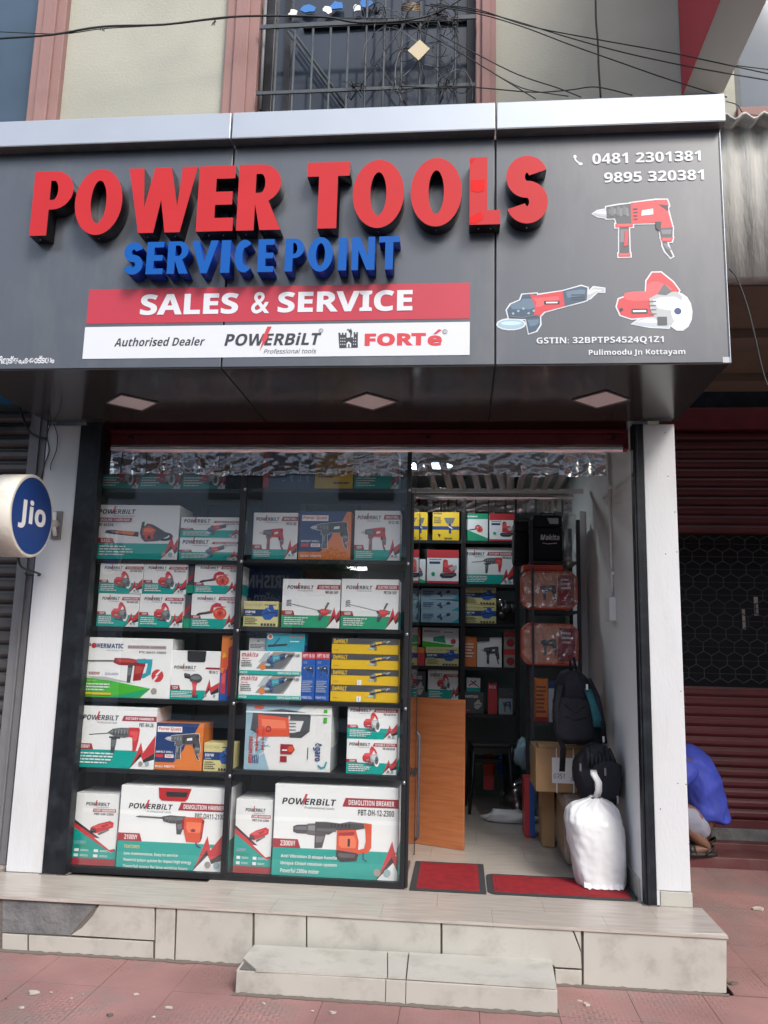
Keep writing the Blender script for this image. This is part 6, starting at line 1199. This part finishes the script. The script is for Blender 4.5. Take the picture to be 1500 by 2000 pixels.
# mats
def mat_(label, corners, rb, rib):
    T_ = thing('door_mat', label, 'door mat', ((corners[0][0]+corners[2][0])/2, (corners[0][1]+corners[2][1])/2, 0), 'red and black door mats')
    def inset(cs, d): c = Vector((sum(x for x, y in cs)/4, sum(y for x, y in cs)/4)); return [(x-math.copysign(d, x-c.x), y-math.copysign(d, y-c.y)) for x, y in cs]
    def rounded(cs, r_):
        o = []; c = Vector((sum(x for x, y in cs)/4, sum(y for x, y in cs)/4))
        for i, (x, y) in enumerate(cs):
            ax, ay = x-math.copysign(r_, x-c.x), y-math.copysign(r_, y-c.y); a0 = {(1, 1): 0, (-1, 1): 90, (-1, -1): 180, (1, -1): 270}[(1 if x > c.x else -1, 1 if y > c.y else -1)]
            o += [(ax+r_*math.cos(R(a0+90*k/4)), ay+r_*math.sin(R(a0+90*k/4))) for k in range(5)]
        return o
    def pl(pts, z0, z1, m): n = len(pts); q = MB(); q.mesh([(x, y, z1) for x, y in pts]+[(x, y, z0) for x, y in pts], [tuple(range(n))]+[(i, i+n, (i+1) % n+n, (i+1) % n) for i in range(n)], m); return q
    pl(rounded(corners, rb), .001, .006, 'mat_black').build('border', T_); ins = inset(corners, .035); pl(ins, .006, .0085, 'mat_red').build('carpet', T_)
    q = MB(); xs_ = [p[0] for p in ins]; ys_ = [p[1] for p in ins]; x0, x1, y0, y1 = max(min(xs_[:]), min(xs_))+.012, max(xs_)-.01, min(ys_)+.01, max(ys_)-.01
    xl0 = ins[0][0]; n = rib
    for i in range(n):
        y = y0+(y1-y0)*(i+.5)/n; q.box(x0+.004, x1-.012, y-.004, y+.004, .0086, .0115, 'mat_red')
    tag(q.build('ribs', T_), kind='stuff')
CCW = lambda x0, y0, x1, y1, sk=0: [(x0, y0), (x1, y0), (x1+sk, y1), (x0+sk, y1)]
mat_('smaller red ribbed door mat with black border beside the display case', CCW(.112, .038, .528, .665), .01, 34)
mat_('longer red door mat with rounded black border under the white bag', CCW(.537, .045, 1.333, .452), .05, 24)
# open glass door leaf folded inward
gd = thing('glass_door', 'open glass door leaf with steel edge folded in beside the display case', 'door', (.095, .3, 0))
MB().box(.088, .096, .10, .80, .03, 2.2, 'glass').build('pane', gd); MB().box(.084, .100, .06, .098, .008, 2.2, 'black_frame').build('stile', gd, bevel=.002); MB().box(.086, .098, .802, .83, .008, 2.2, 'black_frame').build('stile', gd)
MB().tube([(.118, .42, .80), (.135, .42, .78), (.135, .42, .20), (.118, .42, .18)], .009, 'rack_grey', 8).build('pull_handle', gd); MB().box(.100, .120, .35, .52, .55, .58, 'black_frame').build('lock', gd)
# switch box and conduit
px = on(0, 1.349, 1200, 1190); sb = thing('switch_box', 'white switch box with conduit on the grey side wall', 'switch box', (1.34, px.y, px.z-.06))
MB().box(1.305, 1.3495, px.y-.07, px.y+.07, px.z-.075, px.z+.075, 'plastic_white').build('box', sb, bevel=.006); MB().tube([(1.338, px.y-.0, px.z+.08), (1.338, px.y+.01, px.z+.5), (1.338, px.y+.01, 2.75)], .009, 'plastic_white', 8).build('conduit', sb)
for dz in (.22, .78): MB().box(1.328, 1.349, px.y-.02, px.y+.04, px.z+dz, px.z+dz+.02, 'plastic_white').build('clip', sb)
MB().mesh([(1.3045, px.y-.05, px.z-.05), (1.3045, px.y+.05, px.z-.05), (1.3045, px.y+.05, px.z+.05), (1.3045, px.y-.05, px.z+.05)], [(0, 3, 2, 1)], 'plastic_white').build('rocker', sb)
p2 = on(0, 1.3495, 1146, 1100); tag(MB().box(1.30, 1.3495, p2.y-.0, p2.y+.03, .1, 2.4, 'plastic_white').build('wall_trim', bevel=.004), 'pale vertical trunking on the side wall beside the narrow rack', 'trunking')
# ceiling downlight (lit)
cl = on(2, 2.855, 855, 908); dl = thing('downlight', 'lit round white ceiling downlight above the doorway', 'light', (cl.x, cl.y, 2.85)); n = 28
emi = mat('lamp_lit', (.75, .95, 1.0), .5, emit=3)
MB().loft([[(cl.x+r_*math.cos(6.2832*j/n), cl.y+r_*math.sin(6.2832*j/n), z_) for j in range(n)] for r_, z_ in ((.13, 2.846), (.16, 2.846), (.165, 2.8595))], 'plastic_white').build('rim', dl); q = MB(); q.face([(cl.x+.128*math.cos(-6.2832*j/n), cl.y+.128*math.sin(-6.2832*j/n), 2.8455) for j in range(n)], emi); q.build('diffuser', dl)
ll = bpy.data.lights.new('downlight_lamp', 'AREA'); ll.shape = 'DISK'; ll.size = .2; ll.energy = 4; ll.color = (.85, .95, 1); lo_ = bpy.data.objects.new('downlight_lamp', ll); COL.objects.link(lo_); lo_.location = (0, 0, -.012); lo_.parent = dl
# ================================================================== SQUATTING PERSON
def skin(name, joints, edges, m, parent=None, sub=2, root=0):
    me = bpy.data.meshes.new(name); org = WO[parent.name] if parent else Vector(joints[root][0])
    me.from_pydata([tuple(Vector(j[0])-org) for j in joints], edges, []); o = bpy.data.objects.new(name, me); COL.objects.link(o)
    o.modifiers.new('skin', 'SKIN'); 
    for i, j in enumerate(joints): r_ = j[1]; me.skin_vertices[0].data[i].radius = (r_, r_) if not isinstance(r_, tuple) else r_; me.skin_vertices[0].data[i].use_root = (i == root)
    s_ = o.modifiers.new('sub', 'SUBSURF'); s_.levels = sub; s_.render_levels = sub
    ev = o.evaluated_get(bpy.context.evaluated_depsgraph_get()); m2 = bpy.data.meshes.new_from_object(ev); m2.name = name; o.modifiers.clear(); o.data = m2
    m2.materials.clear(); m2.materials.append(M(m)); m2.polygons.foreach_set('use_smooth', [True]*len(m2.polygons))
    if parent: o.parent = parent
    else: o.location = org
    WO[o.name] = org; return o
FZ = -.185; FX, FY = 2.235, 2.16
def J(x, y, z, r_): return ((FX+x, FY+y, FZ+z), r_)
# facing -x (left), slightly away from the viewer
body = skin('person', [J(.02, .02, .24, .135), J(-.0, .02, .42, .13), J(-.07, .03, .60, .145), J(-.12, .03, .72, .075), J(-.15, .03, .79, .06), J(-.20, .03, .89, .095), J(-.21, .03, .97, .085),
    J(-.01, -.10, .22, .105), J(-.36, -.17, .40, .07), J(-.03, -.13, .10, .048), J(.02, -.12, .055, .040), J(-.13, -.14, .035, .036), J(-.20, -.145, .025, .028),
    J(-.01, .14, .22, .105), J(-.36, .24, .42, .07), J(.05, .17, .12, .048), J(.11, .15, .085, .040), J(-.03, .18, .045, .036), J(-.11, .19, .025, .028),
    J(-.12, -.17, .66, .06), J(-.30, -.20, .48, .048), J(-.56, -.10, .40, .034), J(-.63, -.07, .38, .03),
    J(-.12, .23, .66, .06), J(-.30, .27, .50, .048), J(-.56, .16, .42, .034), J(-.63, .12, .40, .03)],
    [(0, 1), (1, 2), (2, 3), (3, 4), (4, 5), (5, 6), (0, 7), (7, 8), (8, 9), (9, 10), (10, 11), (11, 12), (0, 13), (13, 14), (14, 15), (15, 16), (16, 17), (17, 18), (2, 19), (19, 20), (20, 21), (21, 22), (2, 23), (23, 24), (24, 25), (25, 26)], 'skin')
tag(body, 'person in a blue shirt and grey shorts squatting behind the right pillar, back turned', 'person')
def fit_shell(name, rings, m):
    q = MB(); q.loft(rings, m); o = q.build(name, body); return crumple(o, .022 if name == 'shirt' else .01, 6, 2, .35, 2)
def ring3(c, ax, rx, ry, n=26, seed=0, amp=.05, fold=0):
    c = Vector((FX+c[0], FY+c[1], FZ+c[2])); ax = Vector(ax).normalized(); u = Vector((0, 1, 0)); u = (u-ax*u.dot(ax)).normalized(); v = ax.cross(u); o = []
    for j in range(n):
        t = 2*math.pi*j/n; k = 1+amp*noise.noise((math.cos(t)*1.5+seed, math.sin(t)*1.5, c.z*8))+fold*math.sin(9*t+c.z*30); o.append(tuple(c+(u*math.cos(t)*ry+v*math.sin(t)*rx)*k))
    return o
ax = (-.3, 0, 1)
fit_shell('shirt', [ring3((.065, .02, .235), (.15, 0, 1), .150, .205, seed=1, fold=.02), ring3((.06, .02, .26), (.1, 0, 1), .160, .21, seed=1, fold=.018), ring3((.04, .02, .32), (0, 0, 1), .158, .205, seed=1, amp=.08), ring3((.03, .02, .40), (-.15, 0, 1), .158, .20, seed=1, amp=.08),
    ring3((.005, .025, .49), ax, .158, .21, seed=1, amp=.08), ring3((-.03, .03, .58), ax, .158, .225, seed=1), ring3((-.065, .03, .67), (-.5, 0, 1), .14, .215, seed=1), ring3((-.10, .03, .735), (-.5, 0, 1), .105, .165, seed=1), ring3((-.135, .03, .785), (-.5, 0, 1), .07, .085, seed=1)], 'shirt_blue')
for sy in (-.17, .23):
    fit_shell('sleeve', [ring3((-.08, sy*.8, .67), (-.5, sy, -.6), .085, .09), ring3((-.15, sy*1.1, .61), (-.7, 0, -.8), .085, .085), ring3((-.24, sy*1.2, .54), (-.7, 0, -.8), .075, .075), ring3((-.28, sy*1.22, .50), (-.7, 0, -.8), .074, .074)], 'shirt_blue')
skin('shorts', [J(.03, .02, .215, .165), J(-.02, .02, .30, .15), J(-.03, -.10, .20, .128), J(-.20, -.14, .29, .105), J(-.33, -.165, .36, .088), J(-.03, .14, .20, .128), J(-.20, .20, .30, .105), J(-.33, .23, .38, .088)], [(0, 1), (0, 2), (2, 3), (3, 4), (0, 5), (5, 6), (6, 7)], 'shorts_grey', body); crumple(bpy.data.objects['shorts'], .012, 9, 1, .5)
q = MB(); hc = (FX-.205, FY+.03, FZ+.935)
q.ball((hc[0]+.018, hc[1], hc[2]+.012), .100, .088, .105, 'hair', 18, 12); q.build('hair', body)
MB().ball((FX-.20, FY-.06, FZ+.92), .018, .010, .030, 'skin', 10, 7).build('ear', body)
q = MB(); q.ball((FX-.30, FY+.0, FZ+.93), .006, .014, .010, 'plastic_white', 8, 6); q.ball((FX-.30, FY+.065, FZ+.93), .006, .014, .010, 'plastic_white', 8, 6); q.build('eyes', body)
q = MB(); q.ball((FX-.312, FY+.032, FZ+.905), .018, .014, .022, 'skin', 10, 6); q.build('nose', body)
for cx, cy in ((-.08, -.135), (.02, .17)):
    q = MB(); rings = [[(FX+cx+sc_*.155*math.cos(6.283*j/18), FY+cy+sc_*.05*math.sin(6.283*j/18)*(1.15 if math.cos(6.283*j/18) < 0 else .9), FZ+z_) for j in range(18)] for sc_, z_ in ((.94, .001), (1, .008), (1, .024), (.94, .028))]
    q.loft(rings, 'sandal'); s_ = q.build('sandal', body)
    q = MB(); q.strap([(FX+cx-.03, FY+cy-.052, FZ+.02), (FX+cx-.04, FY+cy-.03, FZ+.075), (FX+cx-.04, FY+cy+.03, FZ+.075), (FX+cx-.03, FY+cy+.052, FZ+.02)], (.05, 0, 0), .006, 'sandal'); q.strap([(FX+cx+.06, FY+cy-.05, FZ+.02), (FX+cx+.13, FY+cy-.02, FZ+.07), (FX+cx+.13, FY+cy+.02, FZ+.07), (FX+cx+.06, FY+cy+.05, FZ+.02)], (.0, 0, .02), .006, 'sandal'); q.build('sandal_strap', s_)
for sx, sy in ((-.655, -.065), (-.655, .115)):
    for k in range(5):
        dy = -.024+.012*k; l = (.035, .06, .066, .06, .048)[k]; q = MB()
        if k == 0: q.tube([(FX+sx+.02, FY+sy-.02, FZ+.385), (FX+sx, FY+sy-.040, FZ+.37), (FX+sx-.02, FY+sy-.042, FZ+.36)], .0095, 'skin', 8, r2=.007)
        else: q.tube([(FX+sx+.02, FY+sy+dy, FZ+.39), (FX+sx-l*.5, FY+sy+dy, FZ+.385), (FX+sx-l*.85, FY+sy+dy, FZ+.37), (FX+sx-l, FY+sy+dy, FZ+.355)], .0085, 'skin', 8, r2=.0065)
        q.build('finger' if k else 'thumb', body)
# ================================================================== ACROSS THE STREET (seen only as reflections in the glass)
OP = thing('opposite_building', 'grey building across the street, seen mirrored in the shop glass', 'building', (0, -14, GZ-.15))
def obx(n_, x0, x1, y0, y1, z0, z1, m): return MB().box(x0, x1, y0, y1, z0, z1, m).build(n_, OP)
g0 = GZ-.15
obx('wall', -12, 12, -14.5, -12.6, g0, 5.7, 'opp_grey'); obx('parapet', -12, 12, -12.65, -12.4, 5.7, 6.0, 'opp_light'); obx('canopy_slab', -12, 12, -12.59, -11.6, 3.15, 3.35, 'opp_light')
for i in range(8): x = -11+i*2.9; obx('window', x, x+1.2, -12.59, -12.55, 4.5, 5.5, 'opp_dark')
for i in range(6):
    x = -10.6+i*3.7; s_ = obx('shopfront', x, x+2.7, -12.59, -12.52, g0+.3, 2.1, 'opp_dark')
obx('white_board', -3.0, -.9, -12.5, -11.9, 3.36, 4.3, 'opp_light'); obx('white_board', 1.5, 4.5, -12.5, -12.0, 3.36, 4.5, 'opp_light')
bs_ = thing('shop_signboard', 'blue signboard with white lettering across the street, seen mirrored in the glass', 'signboard', (-4.4, -12.2, 2.1))
MB().box(-6.4, -3.02, -12.30, -12.22, 2.08, 3.0, 'opp_blue').build('board', bs_)
def otext(t, x0, x1, z0, z1):   # faces +y, so it runs towards -x
    vs, fs, _ = txt(t, .03); MB().mesh([(x1-(x1-x0)*a, -12.215, z0+(z1-z0)*b) for a, b in vs], fs, 'sign_white').build('lettering', bs_)
otext('KRISHNA HA', -4.75, -3.25, 2.52, 2.80); otext('കൃഷ്ണ ഹാൾ', -4.6, -3.2, 2.14, 2.44)
obx('red_awning', -2.85, -2.3, -12.4, -11.9, 2.4, 2.9, 'red_paint')
tb = thing('tube_light', 'lit white tube light under the canopy across the street', 'light', (-1.75, -11.8, 2.9)); MB().tube([(-1.95, -11.8, 2.92), (-1.55, -11.8, 2.92)], .03, mat('tube_lit', (1, 1, 1), .5, emit=14), 8).build('tube', tb); MB().box(-2.0, -1.5, -11.85, -11.75, 2.96, 3.02, 'opp_light').build('batten', tb)
tr = thing('street_tree', 'small leafy tree across the street, seen mirrored in the glass', 'tree', (-2.3, -11.2, g0))
MB().tube([(-2.3, -11.2, g0), (-2.35, -11.25, 1.4), (-2.2, -11.2, 2.5)], .08, 'bark', 8, r2=.03).build('trunk', tr)
q = MB(); r_ = random.Random(5)
for k in range(1500):
    v = Vector((r_.gauss(0, 1), r_.gauss(0, 1), r_.gauss(0, 1))).normalized()*r_.random()**.4; c = Vector((-2.25+v.x*.6, -11.2+v.y*.5, 2.85+v.z*.42)); a = Vector((r_.gauss(0, 1), r_.gauss(0, 1), r_.gauss(0, 1))).normalized()*.05; b = Vector((r_.gauss(0, 1), r_.gauss(0, 1), r_.gauss(0, 1))).normalized()*.03
    q.face([c-a, c-b*.5, c+a, c+b*.5], 'leaf')
q.build('crown', tr)
for k, z_ in enumerate((4.6, 5.0, 5.3)): tag(MB().tube([(-12, -8, z_), (-6, -8, z_-.25), (0, -8, z_-.35), (6, -8, z_-.2), (12, -8, z_+.1)], .012, 'wire', 5).build('street_wire'), ('lowest', 'middle', 'highest')[k]+' of the three power lines along the street, mirrored in the glass', 'wire', 'power lines along the street')
for k, x in enumerate((-12, 12)): tag(MB().tube([(x, -8, g0), (x, -8, 6.2)], .12, 'concrete', 10, r2=.08).build('utility_pole'), 'concrete utility pole at the '+('left' if k == 0 else 'right')+' end of the street wires', 'pole')
# ------------------------------------------------------------------ tidy up
bpy.data.objects.remove(_to)
for o in bpy.data.objects:
    if '_z1' in o: del o['_z1']
